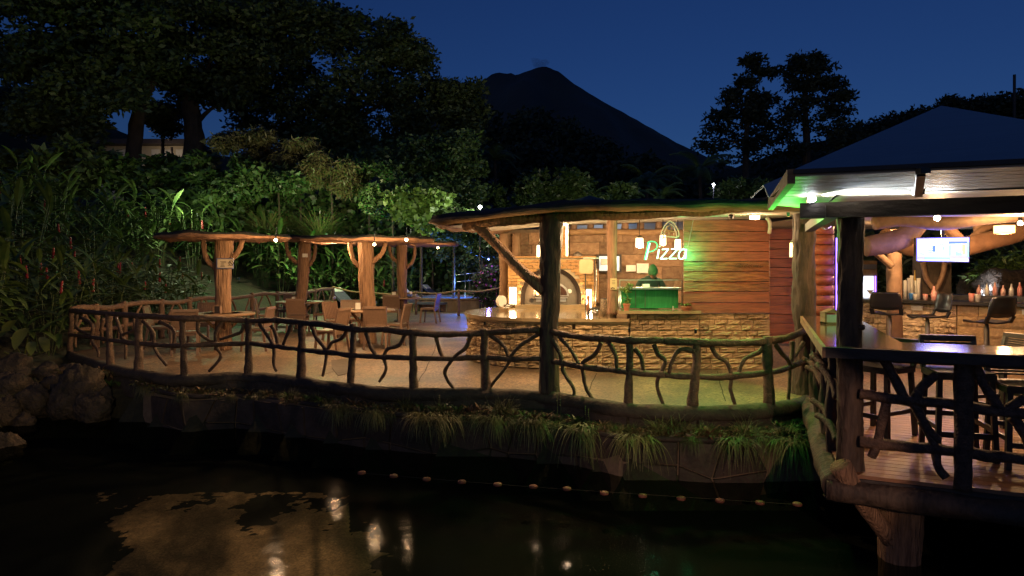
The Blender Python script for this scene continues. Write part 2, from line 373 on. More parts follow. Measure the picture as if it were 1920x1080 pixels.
# ground: one sheet to the horizon, with the pool basin let into it
xs = list(np.arange(-16, 16.01, .33)); ys = list(np.arange(-14, 16.01, .33))
def grow(v, to, st):
    while abs(v[-1]) < to: v.append(v[-1] + st); st *= 1.18
    return v
xs = grow(xs, 4000, .5); xs = [-a for a in grow([16 - 0.0], 4000, .5)[1:]][::-1] + xs; ys = grow(ys, 6000, .5)
g = MB(); nx, ny = len(xs), len(ys)
gv = [(x, y, gh(x, y)) for y in ys for x in xs]
gf = [(j*nx+i, j*nx+i+1, (j+1)*nx+i+1, (j+1)*nx+i) for j in range(ny-1) for i in range(nx-1)]
g.add(gv, gf); o = g.build('ground', M['ground'], None, True); tag(o, kind='structure')
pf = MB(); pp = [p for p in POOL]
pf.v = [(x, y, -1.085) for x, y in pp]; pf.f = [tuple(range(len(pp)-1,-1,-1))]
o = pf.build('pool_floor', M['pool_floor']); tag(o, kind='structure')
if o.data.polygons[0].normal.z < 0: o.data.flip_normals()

pl = MB(); n1, n2 = 170, 130
def patch_bed_z(x, y):
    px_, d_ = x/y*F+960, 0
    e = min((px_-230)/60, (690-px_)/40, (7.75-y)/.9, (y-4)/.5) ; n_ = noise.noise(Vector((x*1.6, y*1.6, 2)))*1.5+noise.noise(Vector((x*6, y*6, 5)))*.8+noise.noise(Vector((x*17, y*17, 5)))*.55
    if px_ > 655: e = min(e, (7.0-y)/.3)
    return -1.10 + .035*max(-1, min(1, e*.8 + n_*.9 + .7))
pl.add([(-5.2+4.8*i/n1, 4.5+3.9*j/n2, patch_bed_z(-5.2+4.8*i/n1, 4.5+3.9*j/n2)) for j in range(n2+1) for i in range(n1+1)], [(j*(n1+1)+i, j*(n1+1)+i+1, (j+1)*(n1+1)+i+1, (j+1)*(n1+1)+i) for j in range(n2) for i in range(n1)])
o = pl.build('light_patch_bed', M['ledge'], None, True); tag(o, kind='structure')  # pale bed added where the warm light patch falls on the floor

# water
wm = bpy.data.materials.new('pool_water'); wm.use_nodes = True; nt = wm.node_tree; nt.nodes.clear()
out = nt.nodes.new('ShaderNodeOutputMaterial'); mx = nt.nodes.new('ShaderNodeMixShader')
tr = nt.nodes.new('ShaderNodeBsdfTransparent'); tr.inputs[0].default_value = (.50,.54,.50,1)
gl = nt.nodes.new('ShaderNodeBsdfGlossy'); gl.inputs['Roughness'].default_value = .09; gl.inputs[0].default_value = (.035,.035,.04,1)
lw = nt.nodes.new('ShaderNodeLayerWeight'); lw.inputs[0].default_value = .5
fr = nt.nodes.new('ShaderNodeMath'); fr.operation = 'POWER'; fr.inputs[1].default_value = 5.0     # Schlick reflectance of water, same from both sides
fr2 = nt.nodes.new('ShaderNodeMath'); fr2.operation = 'MULTIPLY_ADD'; fr2.inputs[1].default_value = .98; fr2.inputs[2].default_value = .02
nt.links.new(lw.outputs['Facing'], fr.inputs[0]); nt.links.new(fr.outputs[0], fr2.inputs[0])
bn = nt.nodes.new('ShaderNodeTexNoise'); bn.inputs['Scale'].default_value = 2.2; bn.inputs['Detail'].default_value = 3
tc = nt.nodes.new('ShaderNodeTexCoord'); bp = nt.nodes.new('ShaderNodeBump'); bp.inputs['Strength'].default_value = .16; bp.inputs['Distance'].default_value = .05
nt.links.new(tc.outputs['Object'], bn.inputs[0]); nt.links.new(bn.outputs[0], bp.inputs['Height'])
nt.links.new(bp.outputs[0], gl.inputs['Normal']); nt.links.new(bp.outputs[0], lw.inputs['Normal'])
nt.links.new(fr2.outputs[0], mx.inputs[0]); nt.links.new(tr.outputs[0], mx.inputs[1]); nt.links.new(gl.outputs[0], mx.inputs[2])
nt.links.new(mx.outputs[0], out.inputs[0])
w = MB(); wp = [(-13,-14),(-11.6,2),(-8.8,6.0),(-7.5,8),(-7.05,9.1),(-7.3,9.7),(-7.9,10.4),(-8.1,11),(-7.7,11.4)] + LEDGE[:-1] + [(20,1),(20,-14)]
w.v = [(x, y, WATER_Z) for x, y in wp]; w.f = [tuple(range(len(wp)-1,-1,-1))]
o = w.build('water', wm); tag(o, kind='structure')
if o.data.polygons[0].normal.z < 0: o.data.flip_normals()

# terrace slab
TP = [(p.x, p.y) for p in FB] + [(D(0,2.66).x+.02, D(0,2.66).y), (D(9.5,2.66).x, D(9.5,2.66).y), (22,6), (22,34), (-6.3,34), (-6.6,28), (-7.0,26), (-7.7,20),(-8.25,16.2),(-8.6,14.5)]
t = MB(); t.prism(TP, -.5, 0.0); o = t.build('terrace_floor', M['floor']); tag(o, kind='structure')
jm = MB()
for l in ([(250,690),(330,668),(420,640)],[(600,705),(640,690),(655,668)],[(780,722),(800,690),(815,655),(820,630)],[(1100,742),(1110,720),(1118,700)],[(1360,752),(1350,720),(1345,695)],[(560,660),(700,668),(860,662)]):
    pts = [G(x,y,.004) for x, y in l]
    for a, b in zip(pts[:-1], pts[1:]):
        for k in range(5):
            p, q = a.lerp(b,k/5), a.lerp(b,(k+1)/5); p = p+Vector((.02*noise.noise(p*3),0,0)); q = q+Vector((.02*noise.noise(q*3),0,0)); d_ = (q-p).normalized(); n_ = Vector((-d_.y,d_.x,0))*.007
            jm.add([p-n_,p+n_,q+n_,q-n_], [(3,2,1,0)])
o = jm.build('floor_joint', M['soil']); tag(o, kind='structure')
st_ = MB(); st_.prism([(G(x,y).x,G(x,y).y) for x,y in ((621,676),(655,672),(654,700),(634,705),(622,690))], .0, .006); o = st_.build('floor_patch', M['floor_patch']); tag(o, kind='structure')  # flat darker patch on the terrace floor
# kerb log along the front
kb = MB(); kp = [(p.x-.0, p.y-.03, -.085) for p in FB]
kb.tube(kp, .10, 10, 6, .35, 3.0, seed=3); o = kb.build('terrace_kerb', M['kerb'], None, True); tag(o, kind='structure')
ks = MB()
for (a, b) in zip(FB[:-1], FB[1:]): ks.bar((a.x, a.y-.02, -.28), (b.x, b.y-.02, -.28), .16, .34)
o = ks.build('kerb_wall', M['kerb']); tag(o, kind='structure')
# planter soil and retaining wall with flagstones
LZ = [-.12,-.17,-.20,-.24,-.29,-.27,-.27,-.28,-.28,-.30,-.30,-.29,-.29,-.30]
LP = [Vector((x, y, LZ[min(i, len(LZ)-1)])) for i, (x, y) in enumerate(LEDGE[:-2])]
LP = LP[2:]
sm = MB(); a_ = LP; b_ = [Vector((interp(p.x, [q.x for q in FB], [q.x for q in FB]), interp(p.x, [q.x for q in FB], [q.y for q in FB]), -.22)) for p in LP]
n = len(a_); sm.add([(p.x, p.y, p.z-.035) for p in a_] + [(p.x, p.y+.02, -.2) for p in b_], [(i, i+1, n+i+1, n+i) for i in range(n-1)])
o = sm.build('planter_soil', M['soil']); tag(o, kind='structure')
rw = thing('retaining_wall', (0,0,0), 'low flagstone retaining wall rising from the dark pool below the branch railing', 'wall')
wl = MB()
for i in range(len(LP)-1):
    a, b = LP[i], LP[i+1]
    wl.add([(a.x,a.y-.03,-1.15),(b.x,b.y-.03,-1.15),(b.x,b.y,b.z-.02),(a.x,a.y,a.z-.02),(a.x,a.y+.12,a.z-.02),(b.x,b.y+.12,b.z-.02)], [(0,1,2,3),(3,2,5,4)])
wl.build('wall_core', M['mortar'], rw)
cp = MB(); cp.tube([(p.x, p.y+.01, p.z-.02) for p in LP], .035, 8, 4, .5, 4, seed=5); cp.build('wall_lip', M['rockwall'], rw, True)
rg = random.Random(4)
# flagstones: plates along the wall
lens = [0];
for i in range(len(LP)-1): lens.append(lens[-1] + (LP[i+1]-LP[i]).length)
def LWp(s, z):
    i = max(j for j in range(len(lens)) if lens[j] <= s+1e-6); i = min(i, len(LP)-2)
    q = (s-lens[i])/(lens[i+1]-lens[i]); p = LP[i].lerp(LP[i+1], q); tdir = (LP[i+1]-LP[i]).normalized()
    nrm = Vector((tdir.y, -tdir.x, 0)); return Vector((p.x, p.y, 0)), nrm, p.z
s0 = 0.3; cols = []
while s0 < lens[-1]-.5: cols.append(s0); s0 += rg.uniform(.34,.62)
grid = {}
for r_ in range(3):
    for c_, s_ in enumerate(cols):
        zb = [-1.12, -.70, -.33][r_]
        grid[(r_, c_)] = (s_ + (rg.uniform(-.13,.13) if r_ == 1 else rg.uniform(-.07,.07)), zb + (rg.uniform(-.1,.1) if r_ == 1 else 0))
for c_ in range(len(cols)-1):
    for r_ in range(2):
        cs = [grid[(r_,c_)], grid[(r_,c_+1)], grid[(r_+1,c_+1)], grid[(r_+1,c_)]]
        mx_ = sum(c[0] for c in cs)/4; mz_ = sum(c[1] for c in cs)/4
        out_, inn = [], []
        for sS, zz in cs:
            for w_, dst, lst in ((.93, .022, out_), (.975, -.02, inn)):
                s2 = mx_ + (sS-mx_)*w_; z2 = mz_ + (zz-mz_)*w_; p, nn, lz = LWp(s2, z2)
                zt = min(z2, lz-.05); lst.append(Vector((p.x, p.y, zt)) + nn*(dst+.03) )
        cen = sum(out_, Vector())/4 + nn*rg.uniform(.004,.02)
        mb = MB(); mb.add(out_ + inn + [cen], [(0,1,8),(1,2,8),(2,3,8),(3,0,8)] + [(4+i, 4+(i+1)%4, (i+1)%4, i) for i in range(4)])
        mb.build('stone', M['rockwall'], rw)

# ------------------------------------------------------------------ front railing of branches
fr_ = thing('branch_railing', (0,0,0), 'long dark railing of rough logs and crooked branches along the pool edge of the terrace', 'railing')
def FP(px, py, dy=0.0): return P(px, py, YF(px)+dy)
posts = [(133,660,578),(205,685,585),(260,695,590),(343,705,592),(466,701,596),(565,709,600),(661,724,607),(774,731,617),(909,732,617),(1180,760,631),(1304,765,636),(1440,760,631)]
for i, (px, yb, yt) in enumerate(posts):
    mb = MB(); lean = [(-2,2),(2,-1),(0,1),(3,-2),(0,0),(0,2),(-5,3),(2,0),(4,-1),(-3,2),(-6,4),(3,-2)][i]
    r = .046 + .007*((i*7) % 3)
    mb.tube([FP(px+lean[0], yb+6), FP(px+lean[0]*.4, (yb*2+yt)/3), FP(px+lean[1]*.5, (yb+yt*2)/3), FP(px+lean[1]*.3, yt)], [r*1.35, r, r*.92, r*.97], 12, 8, .35, 9, ridge=.05, seed=i)
    mb.build('post', M['branch'], fr_, True)
TOP = [(133,582),(165,585),(205,588),(260,592),(300,594),(343,597),(405,598),(465,601),(520,600),(566,605),(610,608),(661,617),(720,618),(774,624),(840,627),(909,624),(960,621),(1012,619)]
TOP2 = [(1036,622),(1075,630),(1120,634),(1180,638),(1245,639),(1304,642),(1370,643),(1433,640),(1473,634),(1507,622)]
MID = [(133,628),(165,631),(203,637),(250,643),(300,647),(340,648),(400,646),(465,644),(515,649),(562,655),(610,660),(660,666),(715,669),(774,671),(840,673),(906,670),(960,674),(1014,672)]
MID2 = [(1036,677),(1095,688),(1140,693),(1177,697),(1247,703),(1310,707),(1367,706),(1440,699),(1480,689),(1512,675)]
def rail(pts, r, name, sd, cut=4):
    i = 0
    while i < len(pts)-1:
        seg = pts[i:i+cut+1]
        mb = MB(); mb.tube([FP(x, y, -.01) for x, y in seg], [r*(1+.12*math.sin(sd+i+j*2.1)) for j in range(len(seg))], 10, 10, .42, 6, ridge=.05, seed=sd+i)
        mb.build(name, M['branch'], fr_, True); i += cut
rail(TOP, .044, 'top_rail', 1); rail(TOP2, .044, 'top_rail', 9); rail(MID, .037, 'mid_rail', 20); rail(MID2, .037, 'mid_rail', 31)
def c2(l): return [(x/3, y/3+360) for x, y in l]
def c3(l): return [(x/3.375+300, y/3.375+400) for x, y in l]
def cF(l): return [(x/3.177+560, y/3.177+560) for x, y in l]
def cR(l): return [(x/3+1080, y/3+560) for x, y in l]
BR = [c2([(432,690),(432,765),(520,808)]), c2([(455,705),(520,748),(515,830),(550,890),(555,930)]), c2([(580,712),(565,780)]), c2([(650,700),(672,760),(692,830)]),
 c2([(755,720),(755,775),(690,805),(707,850),(705,940)]), c2([(805,722),(860,790),(870,880),(935,975)]), c2([(900,730),(975,775),(975,860),(970,888)]),
 c2([(1118,710),(1118,790),(1200,845)]), c2([(1250,725),(1212,800),(1218,870),(1240,930),(1175,1010)]), c2([(1372,740),(1350,790),(1235,830)]),
 c3([(630,700),(690,790),(720,850),(720,960),(738,1000)]), c3([(705,710),(732,760),(745,825)]), c3([(832,705),(780,830)]),
 c3([(960,710),(985,780),(1045,860),(1050,920),(1030,1030)]), c3([(1182,740),(1150,790),(1085,820),(1060,870)]),
 cF([(400,200),(430,290),(460,335)]), cF([(635,205),(600,275),(530,300),(508,350),(520,420),(480,495)]), cF([(815,218),(845,320),(860,350)]),
 cF([(1025,215),(995,290),(930,345),(872,430),(890,490),(925,535)]), cF([(1135,215),(1220,280),(1250,350),(1252,385)]), cF([(1430,210),(1320,280),(1260,350),(1240,400),(1140,525)]),
 cF([(1510,240),(1560,340),(1580,440),(1635,530),(1638,585)]), cF([(1550,225),(1610,290),(1675,395)]), cR([(140,245),(110,310),(40,360),(40,420),(60,510),(105,578)]), cR([(180,240),(220,310),(230,392)]),
 cR([(328,280),(365,330),(380,408)]), cR([(440,255),(460,310),(502,350),(482,410),(455,480),(488,595)]), cR([(668,298),(590,285),(545,340),(525,418)]),
 cR([(760,260),(790,320),(850,360),(872,440),(870,520),(900,608)]), cR([(1055,262),(1030,300),(950,340),(915,420)]), cR([(1120,250),(1150,300),(1195,350),(1202,400),(1200,480),(1195,580)]),
 cR([(1215,240),(1218,310),(1200,390)]), cR([(1278,245),(1240,310),(1215,332)])]
for i, b in enumerate(BR):
    mb = MB(); n = len(b)
    mb.tube([FP(x, y, .02*((i % 3)-1)) for x, y in b], [.026*(1.2-.45*j/n) for j in range(n)], 8, 6, .4, 12, seed=i+50)
    mb.build('branch', M['branch'], fr_, True)

# ------------------------------------------------------------------ back railing
br_ = thing('back_branch_railing', (0,0,0), 'paler branch railing running back along the ginger plants behind the tables', 'railing')
BP = [(133,13.3),(180,14.2),(233,15.1),(302,16.2),(355,17.3),(407,18.4),(472,20.1),(519,21.3),(590,24),(624,26)]
BPW = [Vector(((x-960)/F*Y, Y, 0)) for x, Y in BP]
BPW[0] = Vector((FB[0].x, FB[0].y, 0))
for i in range(len(BPW)-1):
    a, b = BPW[i], BPW[i+1]
    for nm, z, r in (('top_rail', .85, .055), ('mid_rail', .40, .045)):
        mb = MB(); m_ = a.lerp(b, .5)
        mb.tube([a+Vector((0,0,z)), m_+Vector((0,0,z+.03*(-1)**i)), b+Vector((0,0,z))], r, 9, 8, .35, 5, seed=i+z); mb.build(nm, M['branch_lit'], br_, True)
    mb = MB(); mb.tube([b, b+Vector((.02,0,.5)), b+Vector((0,0,.93))], [.075,.06,.062], 10, 6, .3, 8, seed=i); mb.build('post', M['branch_lit'], br_, True)
    rg = random.Random(i+60); L_ = (b-a).length
    for k in range(max(2, int(L_/.55))):
        t0 = (k+.5)/max(2, int(L_/.55)); q = a.lerp(b, t0); sgn = (-1)**k; dd = (b-a).normalized()
        mb = MB(); mb.tube([q+dd*sgn*.22+Vector((0,0,.83)), q+dd*sgn*.05+Vector((0,.02,.6)), q-dd*sgn*.04+Vector((0,0,.4)), q+dd*rg.uniform(-.1,.1)+Vector((0,0,.08))], [.03,.028,.027,.02], 7, 5, .4, 10, seed=k+i*9)
        mb.build('branch', M['branch_lit'], br_, True)
# rope barrier behind the last tables
rb = thing('rope_barrier', (0,0,0), 'sagging rope strung between low posts in front of the blue lit spa', 'rope barrier')
RP = [(624,538,26),(700,549,25),(780,548,24.2),(860,545,23.6),(936,540,23)]
for i in range(4):
    a, b = P(*RP[i]), P(*RP[i+1]); mm = a.lerp(b, .5); mm.z -= .07
    mb = MB(); mb.tube([a, mm, b], .03, 8, 14, .5, 14, seed=i); mb.build('rope', M['rope'], rb, True)
for i in range(1, 4):
    a = P(*RP[i]); mb = MB(); mb.tube([(a.x,a.y,0),(a.x,a.y,a.z+.05)], .045, 8, 4, .2, 6); mb.build('post', M['branch_lit'], rb, True)

# ------------------------------------------------------------------ mushroom canopies with posts
def slab(outline, zb, thick, mname, parent, name, seed, N=64, amp=.06, under=None, lump=.03, rings=(1,.93,.75,.5,.25)):
    """irregular slab: outline (x,y) resampled, rounded lumpy rim"""
    pts = [Vector((x, y, 0)) for x, y in outline]; L = [0]
    for i in range(len(pts)): L.append(L[-1] + (pts[(i+1) % len(pts)]-pts[i]).length)
    ring = []
    for k in range(N):
        s = L[-1]*k/N; i = max(j for j in range(len(pts)) if L[j] <= s+1e-9); q = (s-L[i])/(L[i+1]-L[i]+1e-9)
        p0, p1, p2, p3 = pts[i-1], pts[i], pts[(i+1) % len(pts)], pts[(i+2) % len(pts)]
        q2, q3 = q*q, q*q*q
        ring.append(.5*((2*p1)+(p2-p0)*q+(2*p0-5*p1+4*p2-p3)*q2+(3*p1-p0-3*p2+p3)*q3))
    cen = sum(ring, Vector())/N; ring = [p + (p-cen).normalized()*amp*noise.noise(p*2.2+Vector((seed,0,0)))*2 for p in ring]
    fz = zb if callable(zb) else (lambda x, y: zb)
    lv = []
    for w_ in rings[::-1]: lv.append([(cen.lerp(p, w_*.97), 0.0) for p in ring])            # underside, centre to rim
    lv.append([(cen.lerp(p, 1.0), .35) for p in ring]); lv.append([(cen.lerp(p, .985), .8) for p in ring])
    for w_ in rings: lv.append([(cen.lerp(p, w_*.95), 1.0) for p in ring])
    vs = []
    for li, l in enumerate(lv):
        for p, h in l:
            nz = lump*noise.noise(Vector((p.x*2.6, p.y*2.6, h*3+seed)))*1.6
            vs.append((p.x, p.y, fz(p.x, p.y) + h*thick*(1+.35*noise.noise(Vector((p.x*1.7, p.y*1.7, seed+9)))) + nz))
    m_ = len(lv); fs = [(i*N+(j+1) % N, i*N+j, (i+1)*N+j, (i+1)*N+(j+1) % N) for i in range(m_-1) for j in range(N)]
    fs += [tuple(range(N)), tuple((m_-1)*N+j for j in range(N-1,-1,-1))]
    mb = MB(); mb.add(vs, fs); return mb.build(name, M[mname], parent, True)
def circ(cx, cy, rx, ry, n=12, a0=0, sd=0):
    r_ = random.Random(sd); return [(cx+math.cos(a0+2*PI*i/n)*rx*(1+r_.uniform(-.09,.09)), cy+math.sin(a0+2*PI*i/n)*ry*(1+r_.uniform(-.09,.09))) for i in range(n)]
CAN = [ # px of post, Y, lean px top, centre offset, radii, z, label
 (418, 14.0, 2, (-.0,0), (1.28,1.25), 2.27, 'first mushroom canopy from the left, its bark post carries the no smoking sign'),
 (564, 18.7, 9, (.35,0), (1.25,1.3), 2.42, 'mushroom canopy on the leaning bark post, second from the left'),
 (690, 15.2, -4, (.02,0), (1.40,1.3), 2.26, 'mushroom canopy on the thick bark post nearest the rope, third from the left'),
 (754, 21.3, 0, (.1,0), (1.75,1.35), 2.38, 'farthest mushroom canopy, its bark post thinnest, beside the last table')]
for i, (px, Y, ln, co, rr, z, lab) in enumerate(CAN):
    X = (px-960)/F*Y; Xt = (px+ln-960)/F*Y
    c = thing('mushroom_canopy', (X, Y, 0), lab, 'canopy', 0, 'mushroom canopies over the terrace tables')
    mb = MB(); rp = [.155,.15,.16,.145][i]
    mb.tube([(X,Y,0),(X+.01,Y,.7),((X+Xt)/2-.01,Y,1.4),(Xt,Y,z+.06)], [rp*1.1, rp*.95, rp, rp*1.12], 30, 14, .15, 2, ridge=.10, rk=9, seed=i*3)
    mb.build('post', M['bark_post'], c, True)
    for s in (-1, 1):
        mb = MB(); zb_ = 1.72 + .08*s*(-1)**i
        mb.tube([(X+s*.1,Y,zb_), (X+s*.3,Y-.02,zb_+.18), (X+s*.38,Y,zb_+.38), (X+s*.40,Y,z+.05)], [.06,.055,.05,.055], 9, 6, .25, 8, seed=i+s); mb.build('fork', M['bark_post'], c, True)
    slab(circ(Xt+co[0], Y+co[1], rr[0], rr[1], 12, sd=i), z-.03, .115, 'canopy', c, 'canopy_slab', i+1)
# bulbs under the canopies
for px, py, Y in [(517,450,12.3),(627,453,15.2),(702,458,13.3),(762,449,13.2),(821,464,19.2)]:
    p = P(px, py, Y); t = thing('canopy_bulb', p, {517:'small warm bulb under the right rim of the first canopy',627:'small warm bulb between the second and third canopies',702:'small warm bulb just right of the thick third post',762:'small warm bulb under the right half of the third canopy',821:'small warm bulb at the right tip of the farthest canopy'}[px], 'lamp', 0, 'bulbs under the mushroom canopies')
    mb = MB(); mb.lathe([(.004,-.03),(.024,-.022),(.03,0),(.02,.02),(.006,.03)], p, 12); mb.build('bulb', E['bulb_warm'], t, True)
    mb = MB(); mb.lathe([(.022,.02),(.022,.05),(.01,.06)], p, 10); mb.build('socket', M['black'], t)
    mb = MB(); mb.tube([p+Vector((0,0,.05)), p+Vector((0,.02,.14)), p+Vector((0,.05,.24))], .008, 5, 2); mb.build('cable', M['black'], t)
    lamp('bulb_light', p-Vector((0,0,.06)), {517:150,627:170,702:105,762:115,821:125}[px], WARM, .085, t)

# ------------------------------------------------------------------ signs on posts
s = thing('no_smoking_sign', P(422,494,13.8), 'framed no smoking notice on the first canopy post', 'sign')
mb = MB(); mb.box(P(422,494,13.815), (.34,.02,.21)); mb.build('backing', M['steel'], s)
mb = MB(); mb.box(P(422,494,13.80), (.305,.012,.175)); mb.build('panel', mat('sign_panel', (.62,.52,.36), (.55,.45,.31), 9, .5, 0), s)
tx = MB()
for x0, x1, y in [(413,424,490.6),(415,424,492.6),(414,420,495),(414,421,497.5),(413,422,499.5),(427,430,498.2)]:
    tx.bar(P(x0,y,13.79), P(x1,y,13.79), .006, .008)
tx.build('lettering', M['dark_wood'], s)
rg_ = MB(); c_ = P(433.5,493.6,13.788); rg_.tube([c_+Vector((math.cos(a)*.045,0,math.sin(a)*.05)) for a in np.linspace(0, 2*PI, 17)], .006, 6, 1)
rg_.bar(c_+Vector((-.03,0,.035)), c_+Vector((.03,0,-.035)), .008, .012); rg_.build('prohibition_symbol', M['dark_wood'], s)
s = thing('small_card_sign', P(572,479,18.5), 'small pale card fixed to the leaning second post', 'sign')
mb = MB(); mb.box(P(572,479,18.5), (.14,.02,.10)); mb.build('card', M['white'], s)
# ------------------------------------------------------------------ tables and chairs
def table(px, py, Y, r, label, pedestal=False):
    c = P(px, py, Y); t = thing('round_table', (c.x, Y, 0), label, 'table', 0, 'round terrace tables')
    mb = MB(); mb.lathe([(r*.93,.70),(r*1.0,.712),(r*1.01,.735),(r*.985,.75),(r*.3,.752)], (c.x,Y,0), 40); mb.build('tabletop', M['table_top'], t)
    rim = MB(); rim.lathe([(r*.6,.7525),(r*.62,.7545),(r*.64,.7525)], (c.x,Y,0), 40); rim.build('top_ring', M['bark_post'], t)
    mb = MB(); mb.lathe([(.24,0.002),(.23,.04),(.1,.10),(.085,.4),(.1,.65),(.18,.705)], (c.x,Y+(.0 if pedestal else .02),0), 20)
    if pedestal: mb.build('pedestal', M['dark_wood'], t, True)
    else:
        for a in range(4):
            b = MB(); dx, dy = math.cos(a*PI/2+.6), math.sin(a*PI/2+.6)
            b.tube([(c.x+dx*.12,Y+dy*.12,.42),(c.x+dx*.3,Y+dy*.3,.6),(c.x+dx*.38,Y+dy*.38,.71)], .035, 8, 4, .2, 8); b.build('bracket', M['bark_post'], t, True)
    return c
table(418, 587, 14.0, .62, 'round table around the sign post, nearest the left end of the front railing')
table(562, 565, 18.7, .64, 'round table around the leaning post, between two side facing chairs')
table(690, 580, 15.2, .60, 'round table around the thick third post, holding a tall pale napkin box')
table(752, 557, 21.3, .62, 'farthest round table, on a dark pedestal beside the rope', True)
def napkin(p, s, label, m='white'):
    t = thing('napkin_holder', p, label, 'napkin holder', 0, 'napkin holders on the tables')
    mb = MB()
    for x in (-1, 1): mb.box(p+Vector((x*s*.45,0,s*.62)), (s*.09,s*.7,s*1.24))
    mb.box(p+Vector((0,0,s*1.2)), (s*.99,s*.7,s*.1)); mb.box(p+Vector((0,0,s*.05)), (s*.99,s*.7,s*.1)); mb.build('holder', M['branch_lit'], t)
    mb = MB(); mb.box(p+Vector((0,0,s*.6)), (s*.74,s*.5,s*.95)); mb.build('napkins', M[m], t)
napkin(Vector((P(409,590,13.7).x,13.68,.752)), .14, 'wooden napkin holder on the table at the sign post', 'dark_wood')
napkin(Vector((P(551,566,18.4).x,18.4,.752)), .12, 'pale napkin holder on the table at the leaning post')
napkin(Vector((P(672,580,14.9).x,14.9,.752)), .15, 'tall pale napkin holder on the table at the thick post')
napkin(Vector((P(739,560,21.1).x,21.1,.752)), .15, 'pale napkin holder on the farthest table')
# plates left on the far table
t = thing('stacked_plates', P(776,556,21.2), 'small heap of pale plates on the farthest table', 'plates')
mb = MB()
for k in range(4): mb.lathe([(.05,0),(.12-.01*k,.015),(.125-.01*k,.02)], Vector((P(778,556,21.2).x,21.2,.752+.022*k)), 18)
mb.lathe([(.03,0),(.05,.05),(.035,.09)], Vector((P(770,556,21.3).x,21.3,.84)), 12); mb.build('plates', M['white'], t)

def make_chair(label):
    t = thing('terrace_chair', (0,0,0), label, 'chair', 0, 'brown slat back chairs round the tables'); c = M['chair']
    mb = MB(); mb.box((0,0,.44), (.46,.44,.035)); mb.box((0,.0,.415), (.40,.38,.03)); mb.build('seat', c, t, local=True)
    mb = MB()
    for k in range(9):
        x = -.19 + k*.0475; mb.bar((x,-.20,.50),(x*1.02,-.285,.85),.034,.014,(0,1,0))
    mb.bar((-.225,-.285,.862),(.225,-.285,.862),.03,.05); mb.bar((-.21,-.205,.50),(.21,-.205,.50),.028,.045)
    for x in (-1,1): mb.bar((x*.222,-.20,.47),(x*.222,-.287,.88),.036,.032,(0,1,0))
    mb.add([(-.2,-.212,.5),(.2,-.212,.5),(.2,-.288,.85),(-.2,-.288,.85)], [(0,1,2,3)])
    mb.build('backrest', c, t, local=True)
    for x in (-1,1):
        mb = MB(); mb.bar((x*.21,.20,.44),(x*.225,.235,0),.04,.04,(0,1,0)); mb.build('leg', c, t, local=True)
        mb = MB(); mb.bar((x*.21,-.19,.47),(x*.225,-.27,0),.04,.045,(0,1,0)); mb.build('leg', c, t, local=True)
    for y_ in (-.19,.19): mb = MB(); mb.bar((-.21,y_,.395),(.21,y_,.395),.025,.05); mb.build('apron', c, t, local=True)
    return t
CH = [ # px, Y, rot deg, label
 (302,14.3,-75,'chair left of the sign post table, its back to the ginger plants'),
 (349,13.3,20,'darkest chair, in front of the sign post table with its back to the railing'),
 (380,15.3,180,'chair behind the sign post table, facing the pool'),
 (482,13.9,90,'chair right of the sign post table, facing left to it'),
 (500,17.9,-75,'chair left of the leaning post table, facing right to it'),
 (541,20.0,178,'chair behind the leaning post table, by its napkin holder'),
 (559,17.6,3,'chair in front of the leaning post table, back to the viewer'),
 (606,18.3,97,'chair right of the leaning post table, seen from its side'),
 (622,13.55,72,'stray chair facing left between tables, just behind the front railing'),
 (634,15.9,-120,'half hidden chair behind left of the thick post table'),
 (656,16.5,190,'chair behind the thick post table, mostly hidden by it'),
 (707,14.25,2,'chair in front of the thick post table, broad back to the viewer'),
 (742,15.0,80,'chair right of the thick post table, facing left'),
 (735,19.9,4,'chair in front of the farthest table, back to the viewer'),
 (806,20.7,80,'lone chair right of the farthest table, near the blue light')]
c0 = None
for px, Y, rz, lab in CH:
    if c0 is None: c0 = make_chair(lab); o = c0
    else: o = copy_tree(c0)
    o.location = ((px-960)/F*Y, Y, 0); o.rotation_euler = (0,0,math.radians(rz)); o['label'] = lab

# ------------------------------------------------------------------ blue lit spa and loungers behind the rope
sp = thing('round_spa', (P(852,560,27).x,27.5,0), 'raised stone spa pool glowing blue beyond the rope barrier', 'spa pool')
sx = P(852,560,27).x
mb = MB(); mb.lathe([(2.1,0),(2.1,.42),(2.15,.44),(2.15,.50),(1.75,.50),(1.75,.3)], (sx,27.5,0), 40, 1, .8); mb.build('rim', M['stone_brown'], sp)
mb = MB(); mb.lathe([(1.74,.44),(1.74,.445)], (sx,27.5,0), 40, 1, .8); mb.build('spa_water', M['blue_water'], sp)
l1 = lamp('spa_light', (sx+.2,27.2,1.1), 130, (.10,.25,1), .1, sp); 
t = thing('blue_floor_lamp', P(890,572,21.5), 'small blue spotlight low on the floor left of the pizza counter', 'lamp')
q = Vector((P(880,576,21.5).x,21.5,.3)); mb = MB(); mb.lathe([(.05,-.3),(.05,-.06),(.06,0)], q, 10); mb.build('housing', M['black'], t)
lamp('floor_lamp_light', q+Vector((-.15,-.15,.35)), 30, (.10,.14,1), .05, t)
